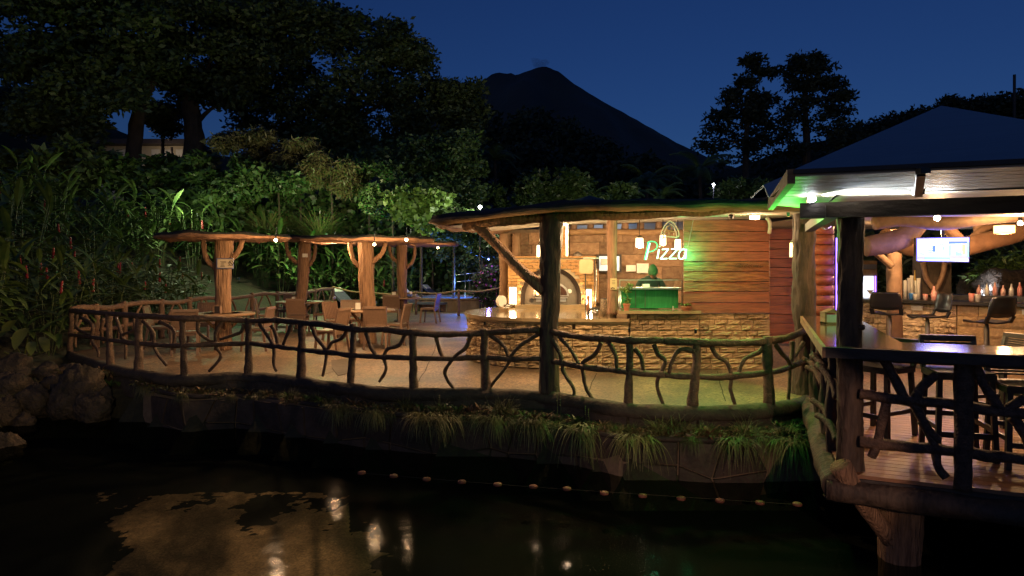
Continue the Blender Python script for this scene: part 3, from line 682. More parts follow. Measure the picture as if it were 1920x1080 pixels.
def lounger(px, Y, rz, lab, first=[None]):
    if first[0] is None:
        t = thing('pool_lounger', (0,0,0), lab, 'lounger', 0, 'pool loungers beyond the rope'); first[0] = t
        mb = MB(); mb.box((0,.3,.32),(.62,1.3,.08)); mb.build('cushion', M['lounge'], t, local=True)
        mb = MB(); mb.bar((0,-.35,.34),(0,-.95,.82),.62,.08); mb.build('backrest', M['lounge'], t, local=True)
        mb = MB(); mb.bar((0,-.74,.70),(0,-.92,.86),.5,.06); mb.build('towel', M['white'], t, local=True)
        for x in (-1,1):
            for y in (-.3,.9): mb = MB(); mb.box((x*.26,y,.14),(.05,.05,.28)); mb.build('leg', M['steel'], t, local=True)
    else: t = copy_tree(first[0])
    t.location = ((px-960)/F*Y, Y, 0); t.rotation_euler = (0,0,math.radians(rz)); t['label'] = lab
lounger(662,26.5,-120,'lounger left of the thick post, half behind the rope'); lounger(792,26,-115,'lounger with raised back and pale towel, left of the spa'); lounger(832,31,-105,'lounger farthest back, behind the spa')
# handrail by the spa
hr = thing('spa_handrail', P(870,520,30), 'thin metal handrail and slatted bench behind the spa', 'handrail')
mb = MB()
for x in (850,872,895,905): mb.tube([P(x,575,27.5), P(x,505,29)], .022, 6, 2)
for y in (515,528): mb.tube([P(845,y+2,29), P(912,y-6,29)], .02, 6, 2)
mb.build('rail', M['steel'], hr, True)

# ------------------------------------------------------------------ pizza kitchen
def zu(x, y): return 2.42 + .055*(y-9) - .10*max(0, .6-x) - max(0, y-10)*.05*max(0, min(1, .8-x))
rf = thing('pizza_roof', (0,0,0), 'lumpy cement roof with wood look rim over the pizza kitchen', 'roof')
RO = [(-1.22,10.0),(-.75,9.35),(.1,8.9),(1.0,8.5),(2.0,8.15),(3.2,7.95),(4.6,7.9),(5.3,9.5),(5.5,15.9),(2.5,16),(.5,15.9),(-.4,15.0),(-.9,12.8)]
slab(RO, zu, .14, 'roof_log', rf, 'roof_slab', 3, N=150, amp=.07, lump=.022, rings=(1,.97,.8,.5,.25))
uz = MB(); us = [(-.95,10.3),(.1,9.3),(2.0,8.5),(4.6,8.2),(5.1,9.6),(5.2,15.6),(.3,15.6),(-.6,13.0)]
uz.add([(x, y, zu(x, y)-.012) for x, y in us]+[(2.2,12,zu(2.2,12)-.03)], [(i, (i+1) % len(us), len(us)) for i in range(len(us))])
uz.build('plaster_soffit', M['roof_under'], rf)
bm_ = MB(); bm_.tube([P(872,424,9.75),P(905,416,9.5),P(960,411,9.4),P(1024,406,9.3),P(1110,402,9.0),P(1200,399,8.8),P(1300,394,8.6),P(1372,387,8.45),P(1442,380,8.35)], [.06,.085,.09,.085,.085,.08,.08,.085,.08], 12, 8, .3, 5, seed=8); bm_.build('front_log', M['bark_post'], rf, True)
mb = MB(); mb.tube([P(893,420,9.55),P(925,452,9.5),P(968,498,9.4),P(1020,545,9.32)], [.08,.068,.072,.085], 16, 10, .22, 4, ridge=.06, seed=5); mb.build('diagonal_brace', M['bark_post'], rf, True)
mb = MB(); a = P(1031,735,9.3); mb.tube([(a.x,9.3,-.02),(a.x-.01,9.3,.7),(a.x+.01,9.3,1.3),(a.x+.015,9.3,1.9),(a.x+.03,9.3,2.42)], [.135,.115,.12,.135,.15], 34, 16, .12, 2, ridge=.13, rk=10, seed=21); mb.build('main_post', M['bark_dark'], rf, True)
mb = MB(); mb.tube([P(1148,590,11.45),P(1148,520,11.5),P(1147,460,11.5),P(1147,408,11.5)], [.085,.08,.08,.09], 18, 8, .15, 3, ridge=.08, seed=2); mb.build('inner_post', M['bark_post'], rf, True)
for a, b in (((940,447),(936,600)),):
    pass

# kitchen back wall of big blocks with clerestory
kw = thing('kitchen_back_wall', (0,0,0), 'brown block wall behind the pizza oven with log uprights and a pale clerestory', 'wall')
YB = 15.0
def XB(px, Y=YB): return (px-960)/F*Y
mb = MB(); mb.box(((XB(952)+XB(1300))/2, YB+.1, 1.25), (XB(1300)-XB(952), .12, 2.54)); mb.build('wall_core', M['mortar'], kw)
rough = []
def rough_block(seed, n=4, amp=.12):
    rg = random.Random(seed); mb = MB(); vs = []; n1 = n+1
    for j in range(n1):
        for i in range(n1):
            u_, v_ = i/n-.5, j/n-.5; edge = i in (0,n) or j in (0,n)
            vs.append((u_, (-.5+.18 if edge else -.5+rg.uniform(-amp,amp)), v_))
    fs = [(j*n1+i, j*n1+i+1, (j+1)*n1+i+1, (j+1)*n1+i) for j in range(n) for i in range(n)]
    mb.add(vs, fs); c = [0, n, n1*n1-1, n*n1]; b = len(mb.v)
    mb.v += [(-.5,.5,-.5),(.5,.5,-.5),(.5,.5,.5),(-.5,.5,.5)]
    edges = [[i for i in range(n1)], [j*n1+n for j in range(n1)], [n*n1+i for i in range(n,-1,-1)], [j*n1 for j in range(n,-1,-1)]]
    cor = [(0,1),(1,2),(2,3),(3,0)]
    for e, (k0, k1) in zip(edges, cor): mb.f.append(tuple(e[::-1]) + (b+k0, b+k1))
    me = bpy.data.meshes.new('stone'); me.from_pydata(mb.v, [], mb.f); me.update(); return me
def rough_set(mname, base, amp=.12):
    r = [rough_block(base+i, 4, amp) for i in range(6)]
    for me in r: me.materials.append(M[mname])
    return r
R_big = rough_set('stone_brown', 10, .08); R_stone = rough_set('stone', 30, .22); R_pale = rough_set('stone_pale', 50, .28)
def stone_run(p0, p1, z0, z1, bw, bh, meshes, parent, seed, depth=.09, name='stone', gap=.008, zt=None):
    """courses of rough blocks on the face from p0 to p1 (seen from the right-hand side of p0->p1 turned -90)"""
    p0, p1 = Vector((*p0,0)), Vector((*p1,0)); L = (p1-p0).length; d = (p1-p0)/L; rz = math.atan2(d.y, d.x)
    rg = random.Random(seed); nr = max(1, round((z1-z0)/bh)); h = (z1-z0)/nr; cnt = 0
    for r in range(nr):
        x = -rg.uniform(0, .6)*bw*(r % 2)
        while x < L-.02:
            w_ = bw*rg.uniform(.65,1.4); a = max(0, x); b = min(L, x+w_)
            if L-b < .07: b = L
            if b-a > .05:
                c = p0 + d*((a+b)/2); c.z = z0+(r+.5)*h
                inst(name, rg.choice(meshes), parent, c-wloc(parent), (0,0,rz), (b-a-gap, depth*rg.uniform(.8,1.25), h-gap)); cnt += 1
            x = b if b == L else x+w_
            if b == L: break
    return cnt
stone_run((XB(1068),YB-.02),(XB(1290),YB-.02), .9, 2.50, .62, .27, R_big, kw, 3, .07, 'block')
stone_run((XB(945),YB-.02),(XB(1036),YB-.02), 1.9, 2.45, .5, .27, R_big, kw, 5, .07, 'block')
for x in (945, 968): mb = MB(); mb.tube([(XB(x),YB-.12,.0),(XB(x),YB-.12,2.42)], .10, 10, 8, .2, 3, seed=x); mb.build('upright_log', M['stone_brown'], kw, True)
mb = MB(); mb.tube([P(1066,436,14.85),P(1130,434,14.85),P(1200,436,14.85),P(1250,434,14.85)], .07, 10, 8, .3, 3, seed=4); mb.build('wall_plate_log', M['rim_wood'], kw, True)
for x in (1075,1107,1137,1172,1201,1235):
    mb = MB(); mb.tube([P(x,434,14.95),P(x+1,398,14.95)], [.085,.06], 10, 6, .2, 4, seed=x); mb.build('clerestory_post', M['log'], kw, True)
mb = MB(); mb.box((XB(1160,16.6),16.6,1.9), (3.4,.08,2.6)); an = mb.build('annex_wall', mat('annex_pale_wall', (.55,.62,.68), (.40,.47,.54), .9, .8, .2), None)
tag(an, 'pale blue lit wall seen through the clerestory above the kitchen wall', 'wall')
lamp('annex_light', (XB(1160),15.9,2.9), 26, (.55,.75,1), .1, None)['kind'] = 'structure'

# oven
YO = 14.2
def XO(px, Y=YO): return (px-960)/F*Y
def ZO(py, Y=YO): return H-(py-HZ)/F*Y
ov = thing('pizza_oven', (XO(1033),YO,0), 'arched steel pizza oven in a yellow brick facade with a brick flue', 'oven')
x0, x1, zt = XO(952), XO(1117), ZO(483)
ocx, orad, ospr, ozb = XO(1033), .63, ZO(558), .80
mb = MB(); mb.box(((x0+x1)/2,YO+.36,(zt+.3)/2), (x1-x0-.01,.6,zt-.32)); mb.build('facade_core', M['grout'], ov)
mb = MB(); mb.box((XO(1052),YO+.36,(zt+2.62)/2+.02), (XO(1066)-XO(1039),.5,2.66-zt)); mb.build('flue_core', M['grout'], ov)
mb = MB(); mb.box((XO(1063.5),YO+.088,(zt+2.62)/2+.02), (.055,.03,2.66-zt)); mb.build('flue_trim', M['steel'], ov)
mb = MB(); mb.bar((x0,YO+.12,zt+.012),(x1,YO+.12,zt+.012),.34,.03); mb.build('facade_cap', M['brick'], ov)
bb = MB(); bb.box((0,0,0),(1,1,1)); bme = bpy.data.meshes.new('brick'); bme.from_pydata(bb.v, [], bb.f); bme.materials.append(M['brick'])
bw, bh = .175, .066
rg = random.Random(8); r = 0; z = .86
while z + bh < zt:
    x = x0 - (bw/2 if r % 2 else 0)
    while x < x1-.02:
        a, b = max(x, x0), min(x+bw, x1); cx, cz = (a+b)/2, z+bh/2
        if cz > ospr: dd = math.hypot(cx-ocx, cz-ospr)
        else: dd = abs(cx-ocx)
        if dd > orad+.035 and b-a > .03: inst('brick', bme, ov, Vector((cx, YO+.045+rg.uniform(-.004,.004), cz))-wloc(ov), (0,0,0), (b-a-.009,.06,bh-.009))
        x += bw
    z += bh; r += 1
r = 0; z = zt+.04
while z + bh < 2.58:
    x = XO(1040) - (bw/2 if r % 2 else 0)
    while x < XO(1061)-.02:
        a, b = max(x, XO(1040)), min(x+bw, XO(1061))
        if b-a > .03: inst('brick', bme, ov, Vector(((a+b)/2, YO+.09, z+bh/2))-wloc(ov), (0,0,0), (b-a-.009,.06,bh-.009))
        x += bw
    z += bh; r += 1
def arch_ring(r0, r1, y0, y1, zb, spr, n=30):
    mb = MB(); pts0, pts1 = [(ocx-r0,zb)], [(ocx-r1,zb)]
    for i in range(n+1):
        a = PI - PI*i/n; pts0.append((ocx+r0*math.cos(a), spr+r0*math.sin(a))); pts1.append((ocx+r1*math.cos(a), spr+r1*math.sin(a)))
    pts0.append((ocx+r0,zb)); pts1.append((ocx+r1,zb)); m_ = len(pts0)
    vs = [(x,y0,z) for x,z in pts0]+[(x,y0,z) for x,z in pts1]+[(x,y1,z) for x,z in pts0]+[(x,y1,z) for x,z in pts1]
    fs = []
    for i in range(m_-1): fs += [(i,i+1,m_+i+1,m_+i)[::-1], (2*m_+i,2*m_+i+1,3*m_+i+1,3*m_+i), (m_+i,m_+i+1,3*m_+i+1,3*m_+i)[::-1], (i,i+1,2*m_+i+1,2*m_+i)]
    mb.add(vs, fs); return mb
arch_ring(.54,.63,YO-.04,YO+.10,.85,ospr).build('arch_surround', M['bronze'], ov)
def arch_poly(r, zb, spr, n=30, sx=1.0): return [(ocx-r*sx,zb)]+[(ocx+r*sx*math.cos(PI-PI*i/n), spr+r*math.sin(PI-PI*i/n)) for i in range(n+1)]+[(ocx+r*sx,zb)]
mb = MB(); mb.xzprism(arch_poly(.54,.85,ospr), YO-.005, YO+.03); mb.build('oven_face', M['steel_dull'], ov)
mb = MB(); mz = ZO(555); mb.xzprism([(ocx-.37,mz),]+[(ocx+.37*math.cos(PI-PI*i/20), mz+.03+.27*math.sin(PI-PI*i/20)) for i in range(21)]+[(ocx+.37,mz)], YO-.03, YO-.006); mb.build('hood_lip', M['steel'], ov)
mb = MB(); mb.xzprism([(ocx-.33,mz+.015),]+[(ocx+.33*math.cos(PI-PI*i/20), mz+.03+.225*math.sin(PI-PI*i/20)) for i in range(21)]+[(ocx+.33,mz+.015)], YO-.038, YO-.031); mb.build('oven_mouth', mat('oven_interior', (.06,.018,.009), (.03,.01,.006), 8, .8, .2), ov)
mb = MB(); mb.box((ocx,YO-.10,mz-.03),(.66,.16,.02)); mb.box((ocx,YO-.03,mz-.08),(.62,.02,.07)); mb.build('shelf', M['steel'], ov)
fl = P(1008,549,14.05); mb = MB(); mb.lathe([(.01,-.05),(.035,-.03),(.03,.03),(.004,.08)], fl, 10); mb.build('flame', E['fire'], ov, True); lamp('fire_light', fl+Vector((0,-.12,.05)), 5, (1,.5,.18), .03, ov)
for x, y in ((997,563),(1068,546)):
    mb = MB(); p = P(x, y, YO-.03); mb.xzprism([(p.x+.045*math.cos(a), p.z+.045*math.sin(a)) for a in np.linspace(0,2*PI,16,endpoint=False)], YO-.03, YO-.005); mb.build('gauge', M['black'] if x < 1000 else M['white'], ov)
# glowing wall sconces on the brickwork
for x0_, x1_, y0_, y1_, lab in ((955,968,539,571,'glowing upright wall light left of the oven arch'),(1099,1109,543,577,'glowing upright wall light right of the oven arch')):
    a, b = P(x0_, y1_, YO-.02), P(x1_, y0_, YO-.02); c = (a+b)/2
    t = thing('wall_sconce', c, lab, 'lamp', 0, 'wall lights beside the oven')
    mb = MB(); mb.box(c, (b.x-a.x, .05, b.z-a.z)); mb.build('shade', E['sconce'], t)
    mb = MB(); mb.box((c.x,c.y,b.z+.012),(b.x-a.x+.02,.07,.02)); mb.build('frame', M['steel'], t); mb = MB(); mb.box((c.x,c.y,a.z-.012),(b.x-a.x+.02,.07,.02)); mb.build('frame', M['steel'], t)
    lamp('sconce_light', c+Vector((0,-.14,0)), 16, (1,.72,.36), .06, t)

# counter with the curved end
CW = [(-.25,14.3),(-.62,13.8),(-.80,13.1),(-.72,12.4),(-.42,11.85),(.05,11.5),(.5,11.36),(1.0,11.32),(1.93,11.30)]
pc = thing('pizza_counter', (0,0,0), 'curved stone clad counter with polished top in front of the oven', 'counter')
mb = MB(); mb.prism([(x+ (0 if i > 3 else .04), y+.06) for i, (x, y) in enumerate(CW)] + [(1.93,14.2)], 0, .79); mb.build('core', M['mortar'], pc)
def offs(pl, d):
    o = []
    for i in range(len(pl)):
        a = Vector(pl[max(i-1,0)]); b = Vector(pl[min(i+1,len(pl)-1)]); t_ = (b-a).normalized(); n_ = Vector((t_.y,-t_.x)); o.append((pl[i][0]+n_.x*d, pl[i][1]+n_.y*d))
    return o
def smooth(pl, k=6):
    o = []
    for i in range(len(pl)-1):
        p0, p1, p2, p3 = [Vector(pl[max(0,min(len(pl)-1,j))]) for j in (i-1,i,i+1,i+2)]
        for s_ in range(k):
            t_ = s_/k; q = .5*((2*p1)+(p2-p0)*t_+(2*p0-5*p1+4*p2-p3)*t_*t_+(3*p1-p0-3*p2+p3)*t_**3); o.append((q.x,q.y))
    o.append(pl[-1]); return o
CWs = smooth(CW)
mb = MB(); mb.prism(offs(CWs,.10) + [(2.03,11.9),(2.03,14.1),(1.6,14.16)], .79, .845); mb.build('countertop', M['pizza_top'], pc)
mb = MB(); mb.prism(offs(CWs,.07) + [(2.0,12)], .755, .789); mb.build('top_edge', M['pizza_top'], pc)
mb = MB(); mb.box((ocx,13.98,.885),(1.5,.34,.08)); mb.build('oven_sill', M['pizza_top'], pc)
for a, b in zip(CWs[::3], CWs[3::3]): stone_run(a, b, .0, .752, .21, .094, R_stone, pc, int(a[0]*100+500))
# pick-up counter, stainless cabinet and stone wall under the planks
pw = thing('pickup_wall', (0,0,0), 'straight stone wall with a narrow ledge below the neon sign and the plank panel', 'wall')
YW = 11.3
def XW(px, Y=YW): return (px-960)/F*Y
mb = MB(); mb.box(((1.94+XW(1442))/2,YW+.16,.46),(XW(1442)-1.95,.2,.92)); mb.build('core', M['mortar'], pw)
stone_run((1.95,YW),(XW(1311),YW), 0, .92, .23, .094, R_stone, pw, 77)
stone_run((XW(1311)+.003,YW),(XW(1442),YW), 0, .92, .27, .094, R_stone, pw, 78)
mb = MB(); mb.box(((XW(1157)+XW(1310))/2,YW+.12,.955),(XW(1310)-XW(1157),.55,.05)); mb.build('ledge', M['pizza_top'], pw)
cb = thing('prep_cabinet', (XW(1221,11.6),11.6,.98), 'low stainless cabinet on the ledge, neon green put into its colour', 'cabinet')
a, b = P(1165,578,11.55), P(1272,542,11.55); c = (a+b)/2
mb = MB(); mb.box((c.x,11.7,c.z),(b.x-a.x,.28,b.z-a.z)); mb.build('body', mat('neon_tinted_front', (.06,.36,.11), (.03,.24,.07), 3, .3, .05, (8,1,1), metal=.5), cb)  # green neon spill put into the front's base colour
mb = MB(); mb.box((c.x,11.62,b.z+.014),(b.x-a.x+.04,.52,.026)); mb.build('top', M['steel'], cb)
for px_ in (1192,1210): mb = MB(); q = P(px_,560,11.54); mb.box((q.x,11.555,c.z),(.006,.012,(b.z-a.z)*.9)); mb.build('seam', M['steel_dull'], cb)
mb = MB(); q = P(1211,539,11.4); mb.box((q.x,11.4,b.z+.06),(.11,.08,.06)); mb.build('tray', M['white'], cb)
gg = thing('sneeze_guard', P(1221,532,11.45), 'thin glass guard standing over the stainless cabinet', 'glass guard')
gm = bpy.data.materials.new('clear_glass'); gm.use_nodes = True; nt = gm.node_tree; nt.nodes.clear()
o1 = nt.nodes.new('ShaderNodeOutputMaterial'); m1 = nt.nodes.new('ShaderNodeMixShader'); t1 = nt.nodes.new('ShaderNodeBsdfTransparent'); g1 = nt.nodes.new('ShaderNodeBsdfGlossy'); f1 = nt.nodes.new('ShaderNodeFresnel')
g1.inputs['Roughness'].default_value = .02; t1.inputs[0].default_value = (.93,.97,.94,1)
nt.links.new(f1.outputs[0], m1.inputs[0]); nt.links.new(t1.outputs[0], m1.inputs[1]); nt.links.new(g1.outputs[0], m1.inputs[2]); nt.links.new(m1.outputs[0], o1.inputs[0])
M['glass'] = gm
a, b = P(1162,541,11.45), P(1279,525,11.45)
mb = MB(); mb.box(((a.x+b.x)/2,11.45,(a.z+b.z)/2),(b.x-a.x,.008,b.z-a.z)); mb.build('pane', gm, gg)
mb = MB(); mb.bar((a.x,11.45,b.z),(b.x,11.45,b.z),.014,.014); mb.build('top_bar', M['steel'], gg)
for x in (a.x, b.x): mb = MB(); mb.bar((x,11.45,.98),(x,11.45,b.z),.016,.016); mb.build('upright', M['steel'], gg)

# plank panels
def planks(name, lab, x0, x1, Y, ys, mats, seed, thick=.05):
    t = thing(name, (XW(x0,Y),Y,0), lab, 'plank wall'); rg = random.Random(seed)
    for k in range(len(ys)-1):
        zt_, zb_ = H-(ys[k]-HZ)/F*Y, H-(ys[k+1]-HZ)/F*Y; xa, xb = XW(x0,Y), XW(x1,Y); mb = MB(); n = 16; vs = []; fs = []
        for i in range(n+1):
            x = xa+(xb-xa)*i/n; w1 = .006*noise.noise(Vector((x*2.5,k*3.1,seed))); w2 = .006*noise.noise(Vector((x*2.5,k*3.1+3.1,seed)))
            yy = Y-.012*noise.noise(Vector((x*1.2,k,seed)))
            vs += [(x,yy-.016,zb_+.006+w2),(x,yy,zt_-.004+w1),(x,Y+thick,zt_-.004+w1),(x,Y+thick,zb_+.006+w2)]
        for i in range(n):
            for j in range(4): fs.append((i*4+j, i*4+(j+1) % 4, (i+1)*4+(j+1) % 4, (i+1)*4+j)[::-1])
        fs += [(0,1,2,3), (n*4+3,n*4+2,n*4+1,n*4)]
        mb.add(vs, fs); mb.build('plank', M[mats[k]], t)
    return t
p1 = planks('plank_wall', 'wide panel of dark red planks right of the neon sign, lit green and amber', 1282, 1442.5, 11.22, [412.5,434,453,472,490,509,528,546.5,567,587], ['plank']*4+['plank_worn']*3+['plank']*2, 2)
mb = MB(); rg = random.Random(3)
for k in range(13):                                    # row of carved rounded marks on the fifth plank
    p = P(1381+k*4.1, 499+rg.uniform(-1,1), 11.175); r_ = rg.uniform(.010,.016)
    mb.tube([p+Vector((math.cos(a)*r_,0,math.sin(a)*r_*1.2)) for a in np.linspace(.3, rg.uniform(3.5,6.2), 9)], .0035, 5, 1)
mb.build('carved_marks', M['carved'], p1)
planks('plank_wall', 'narrower plank wall beside the bark post, right of the wide panel', 1443.5, 1492, 11.6, [428.6,449,467,485,502,520,537,554,572,588.6,606,626,644], ['plank']*12, 6)
mb = MB(); t = thing('panel_pipe', P(1441,420,11.1), 'pale curved pipe hooked over the corner of the plank panel', 'pipe')
mb.tube([P(1437,408,11.1),P(1442,414,11.1),P(1444,424,11.1),P(1442,438,11.1)], .03, 8, 4); mb.build('pipe', M['roof_under'], t, True)

# neon sign
ns = thing('neon_pizza_sign', P(1248,465,11.0), 'neon sign reading Pizza with a green first letter, a slice outline above it', 'neon sign')
YN = 11.0
def ncurve(pts, col, r=.011, nm='tube'):
    mb = MB(); mb.tube([P(x, y, YN) for x, y in pts], r, 7, 5); mb.build(nm, E[col] if col in E else M[col], ns, True)
def n7(l): return [(x/5.4+1140, y/5.4+400) for x, y in l]
ncurve(n7([(412,290),(400,340),(385,410),(370,470)]), 'neon_green', .011, 'letter_p_stroke'); ncurve(n7([(425,300),(412,350),(398,410),(384,470)]), 'neon_white', .010, 'letter_p_inner_stroke')
ncurve(n7([(395,300),(430,285),(475,290),(498,320),(490,355),(455,380),(415,390)]), 'neon_green', .007, 'letter_p_bowl')
ncurve(n7([(515,365),(508,410),(500,458)]), 'neon_white', .012, 'letter_i'); ncurve(n7([(522,335),(523,341)]), 'neon_white', .012, 'letter_i_dot')
ncurve(n7([(548,365),(600,362),(608,366),(570,415),(535,455),(545,460),(600,458)]), 'neon_white', .010, 'letter_z')
ncurve(n7([(640,362),(690,360),(698,364),(660,412),(622,452),(632,458),(695,458)]), 'neon_white', .010, 'letter_z')
ncurve(n7([(788,372),(760,362),(730,385),(715,425),(722,455),(750,460),(775,430),(790,378)]), 'neon_white', .010, 'letter_a'); ncurve(n7([(792,362),(785,410),(782,462)]), 'neon_white', .012, 'letter_a_stem')
sl = [n7([(535,250),(545,185),(580,120),(625,82),(665,100),(705,160),(718,215),(700,240),(688,190),(660,130),(622,105)]), n7([(560,250),(570,190),(600,125)]), n7([(535,250),(560,252),(600,235),(660,240),(700,243)])]
for s_ in sl: ncurve(s_, 'roof_under', .009, 'slice_outline')
for cx_, cy_, rr_ in ((622,150,24),(592,200,20),(648,205,24)):
    ncurve(n7([(cx_+rr_*math.cos(a), cy_+rr_*math.sin(a)) for a in np.linspace(0,2*PI,9)]), 'rim_wood', .007, 'slice_topping')
mb = MB(); mb.tube([P(1300,412,11),P(1290,462,11)], .005, 5, 1); mb.tube([P(1268,412,11),P(1262,445,11)], .004, 5, 1); mb.build('hanging_wire', M['steel'], ns)
lamp('neon_light', P(1296,475,10.97), 34, (.05,1,.30), .12, ns); lamp('neon_glow', P(1225,490,11.0), 10, (.15,1,.40), .12, ns)

# pendant lamps
def pendant(px, py, Y, w, h, lab, W, e='shade_warm', ceil=None, col=(1,.66,.34)):
    p = P(px, py, Y); t = thing('pendant_lamp', p, lab, 'lamp', 0, 'pendant lamps of the kitchen and bar')
    mb = MB(); mb.lathe([(w*.42,-h/2),(w*.5,-h/2+.01),(w*.46,h/2-.01),(w*.4,h/2)], p, 16); mb.build('shade', E[e], t, True)
    mb = MB(); mb.lathe([(w*.46,h/2),(w*.3,h/2+.03),(.01,h/2+.05)], p, 12); mb.lathe([(w*.5,-h/2-.01),(w*.5,-h/2)], p, 16); mb.build('cap', M['steel'], t)
    mb = MB(); mb.tube([p+Vector((0,0,h/2)), Vector((p.x,p.y,ceil or zu(p.x,p.y)))], .008, 5, 1); mb.build('cord', M['black'], t)
    lamp('pendant_light', p-Vector((0,0,h/2+.05)), W, col, .05, t); return t
pendant(1012,470,11.8,.11,.19,'pendant lamp left of the main bark post, above the counter',60)
pendant(1199,455,13.2,.155,.18,'white pendant lamp left of the neon letters',55)
pendant(1243,450,13.6,.13,.20,'white pendant lamp just above the neon letters',40)
pendant(1271,458,13.9,.13,.20,'white pendant lamp behind the end of the neon word',30)
pendant(1487,468,9.9,.10,.20,'amber pendant lamp hanging beside the bark post at the plank wall',30,'shade_orange',col=(1,.45,.13))
for px_, py_, Y_, lab, W_ in ((1415,404,9.6,'flush ceiling light under the roof above the plank panel',34),(1105,395,9.9,'unseen ceiling light added behind the front log to brighten the curved counter',230)):  # the light behind the log is added to brighten the counter
    p = P(px_,py_,Y_); p.z = zu(p.x,p.y)-.06; t = thing('ceiling_light', p, lab, 'lamp'); mb = MB(); mb.box(p,(.11,.11,.05)); mb.build('diffuser', E['shade_warm'], t)
    mb = MB(); mb.box(p+Vector((0,0,.035)),(.13,.13,.02)); mb.build('frame', M['steel'], t); lamp('ceiling_lamp', p-Vector((0,0,.07)), W_, (1,.62,.32), .05, t)
lamp_o = thing('oven_ceiling_light', (1.0,12.9,2.5), 'small ceiling spot above the oven counter', 'lamp')
mb = MB(); mb.lathe([(.05,-.05),(.05,.06)], (1.0,12.9,2.55), 12); mb.build('can', M['steel'], lamp_o); mb = MB(); mb.lathe([(.04,-.008),(.04,0)], (1.0,12.9,2.498), 12); mb.build('lens', E['bulb_warm'], lamp_o)
lamp('spot_glow', (1.0,12.9,2.44), 95, (1,.66,.36), .05, lamp_o)

# window screen, papers, spatula rack on the back wall
t = thing('service_screen', P(1141,493,14.85), 'dark framed screen with a pale picture on the kitchen wall', 'screen')
a, b = P(1119,511,14.85), P(1165,477,14.85); c = (a+b)/2
mb = MB(); mb.box(c,(b.x-a.x,.05,b.z-a.z)); mb.build('frame', M['dark_wood'], t); mb = MB(); mb.box(c-Vector((0,.03,0)),(b.x-a.x-.1,.01,b.z-a.z-.08)); mb.build('screen', E['window'], t)
mb = MB(); mb.box(P(1133,491,14.80),(.16,.006,.14)); mb.build('picture', M['white'], t)
for i, (xa, xb, ya, yb) in enumerate(((1174,1192,497,509),(1194,1216,494,512))):
    t = thing('wall_paper_notice', P(xa,ya,14.86), ['small pale sheet pinned left of the cook','larger pale sheet pinned behind the cook'][i], 'notice')
    a, b = P(xa,yb,14.86), P(xb,ya,14.86); mb = MB(); mb.box((a+b)/2,(b.x-a.x,.012,b.z-a.z)); mb.build('sheet', M['white'], t)
t = thing('post_notice', P(1150,533,11.38), 'yellowed notice with dark print on the inner bark post', 'notice')
a, b = P(1144,543,11.39), P(1156.5,522,11.39); mb = MB(); mb.box((a+b)/2,(b.x-a.x,.014,b.z-a.z)); mb.build('sheet', mat('yellow_paper', (.55,.42,.22), (.45,.33,.16), 8, .7, 0), t)
mb = MB()
for x, y in ((1146.5,540.5),(1149,539.5),(1151.5,540.8)): mb.box(P(x,y,11.375),(.018,.004,.02))
for y in (526,529,532): mb.bar(P(1147.5,y,11.377),P(1153.5,y,11.377),.003,.006)
mb.build('print', M['carved'], t)
# wide pizza peel leaning on the brickwork
t = thing('pizza_peel', P(1099,560,13.9), 'broad pale pizza peel standing blade up right of the oven', 'peel')
a, b = P(1086,513,13.9), P(1112,486,13.9); mb = MB(); mb.xzprism([(a.x+.03,a.z),(b.x-.03,a.z),(b.x,a.z+.03),(b.x,b.z-.04),(b.x-.04,b.z),(a.x+.04,b.z),(a.x,b.z-.04),(a.x,a.z+.03)], 13.9, 13.91); mb.build('blade', mat('peel_blade', (.55,.43,.24), (.48,.36,.19), 8, .5, .05), t)
mb = MB(); mb.tube([P(1098,513,13.9),P(1098,545,13.8),P(1098,586,13.5)], .012, 7, 2); mb.build('handle', M['dark_wood'], t, True)
t = thing('hanging_peels', P(1118,530,14.0), 'cluster of thin long handled tools hanging right of the peel', 'tools')
for k, x in enumerate((1114,1117.5,1121)):
    mb = MB(); mb.tube([P(x,486+k*9,14.1),P(x+.5,535,14.0),P(x-.5,574-k*4,13.9)], .012, 6, 3); mb.build('handle', M[('dark_wood','steel','brick')[k]], t, True)
mb = MB(); mb.bar(P(1093,484,14.15),P(1123,484,14.15),.02,.02); mb.build('rack', M['steel'], t)
# round white board, roller and jars on the counter
t = thing('dough_board', P(940,565,13.6), 'round pale board standing on edge at the curved end of the counter', 'board')
mb = MB(); c = P(939.5,565,13.4); vs = []; 
mb.tube([c+Vector((-.02,.03,0)), c+Vector((.03,-.02,0))], .115, 24, 1); mb.build('board', M['white'], t)
t = thing('steel_roller', P(958,572,13.3), 'metal dough roller lying beside the round board', 'tool')
mb = MB(); mb.tube([P(945,573,13.3),P(966,571,13.2)], .022, 8, 1); mb.tube([P(946,578,12.9),P(960,572,13.3)], .02, 8, 1); mb.build('roller', M['steel'], t, True)
for i, (x, y0_, y1_, w_, Y_) in enumerate(((1132.5,595,563,.115,11.75),(1149.5,596,568,.12,11.62))):
    t = thing('wicker_canister', P(x,y0_,Y_), ['taller speckled dark canister on the counter by the inner post','shorter dark canister against the inner post'][i], 'canister')
    q = P(x,y0_,Y_); q.z = .845; hh = (y0_-y1_)/F*Y_
    mb = MB(); mb.lathe([(w_*.5,0),(w_*.52,hh*.5),(w_*.5,hh-.02),(w_*.44,hh)], q, 18); mb.build('body', mat('speckled_wicker'+'_pale'*(1-i), (.40,.33,.22), (.03,.025,.02), 60, .6, .5, speck=(70,.8)), t, True)
    mb = MB(); mb.lathe([(w_*.46,hh+.001),(w_*.3,hh+.02)], q, 18); mb.build('lid', M['dark_wood'], t)
t = thing('kettle_stand', P(1113,585,12.2), 'curved dark metal stand on the counter between post and canisters', 'stand')
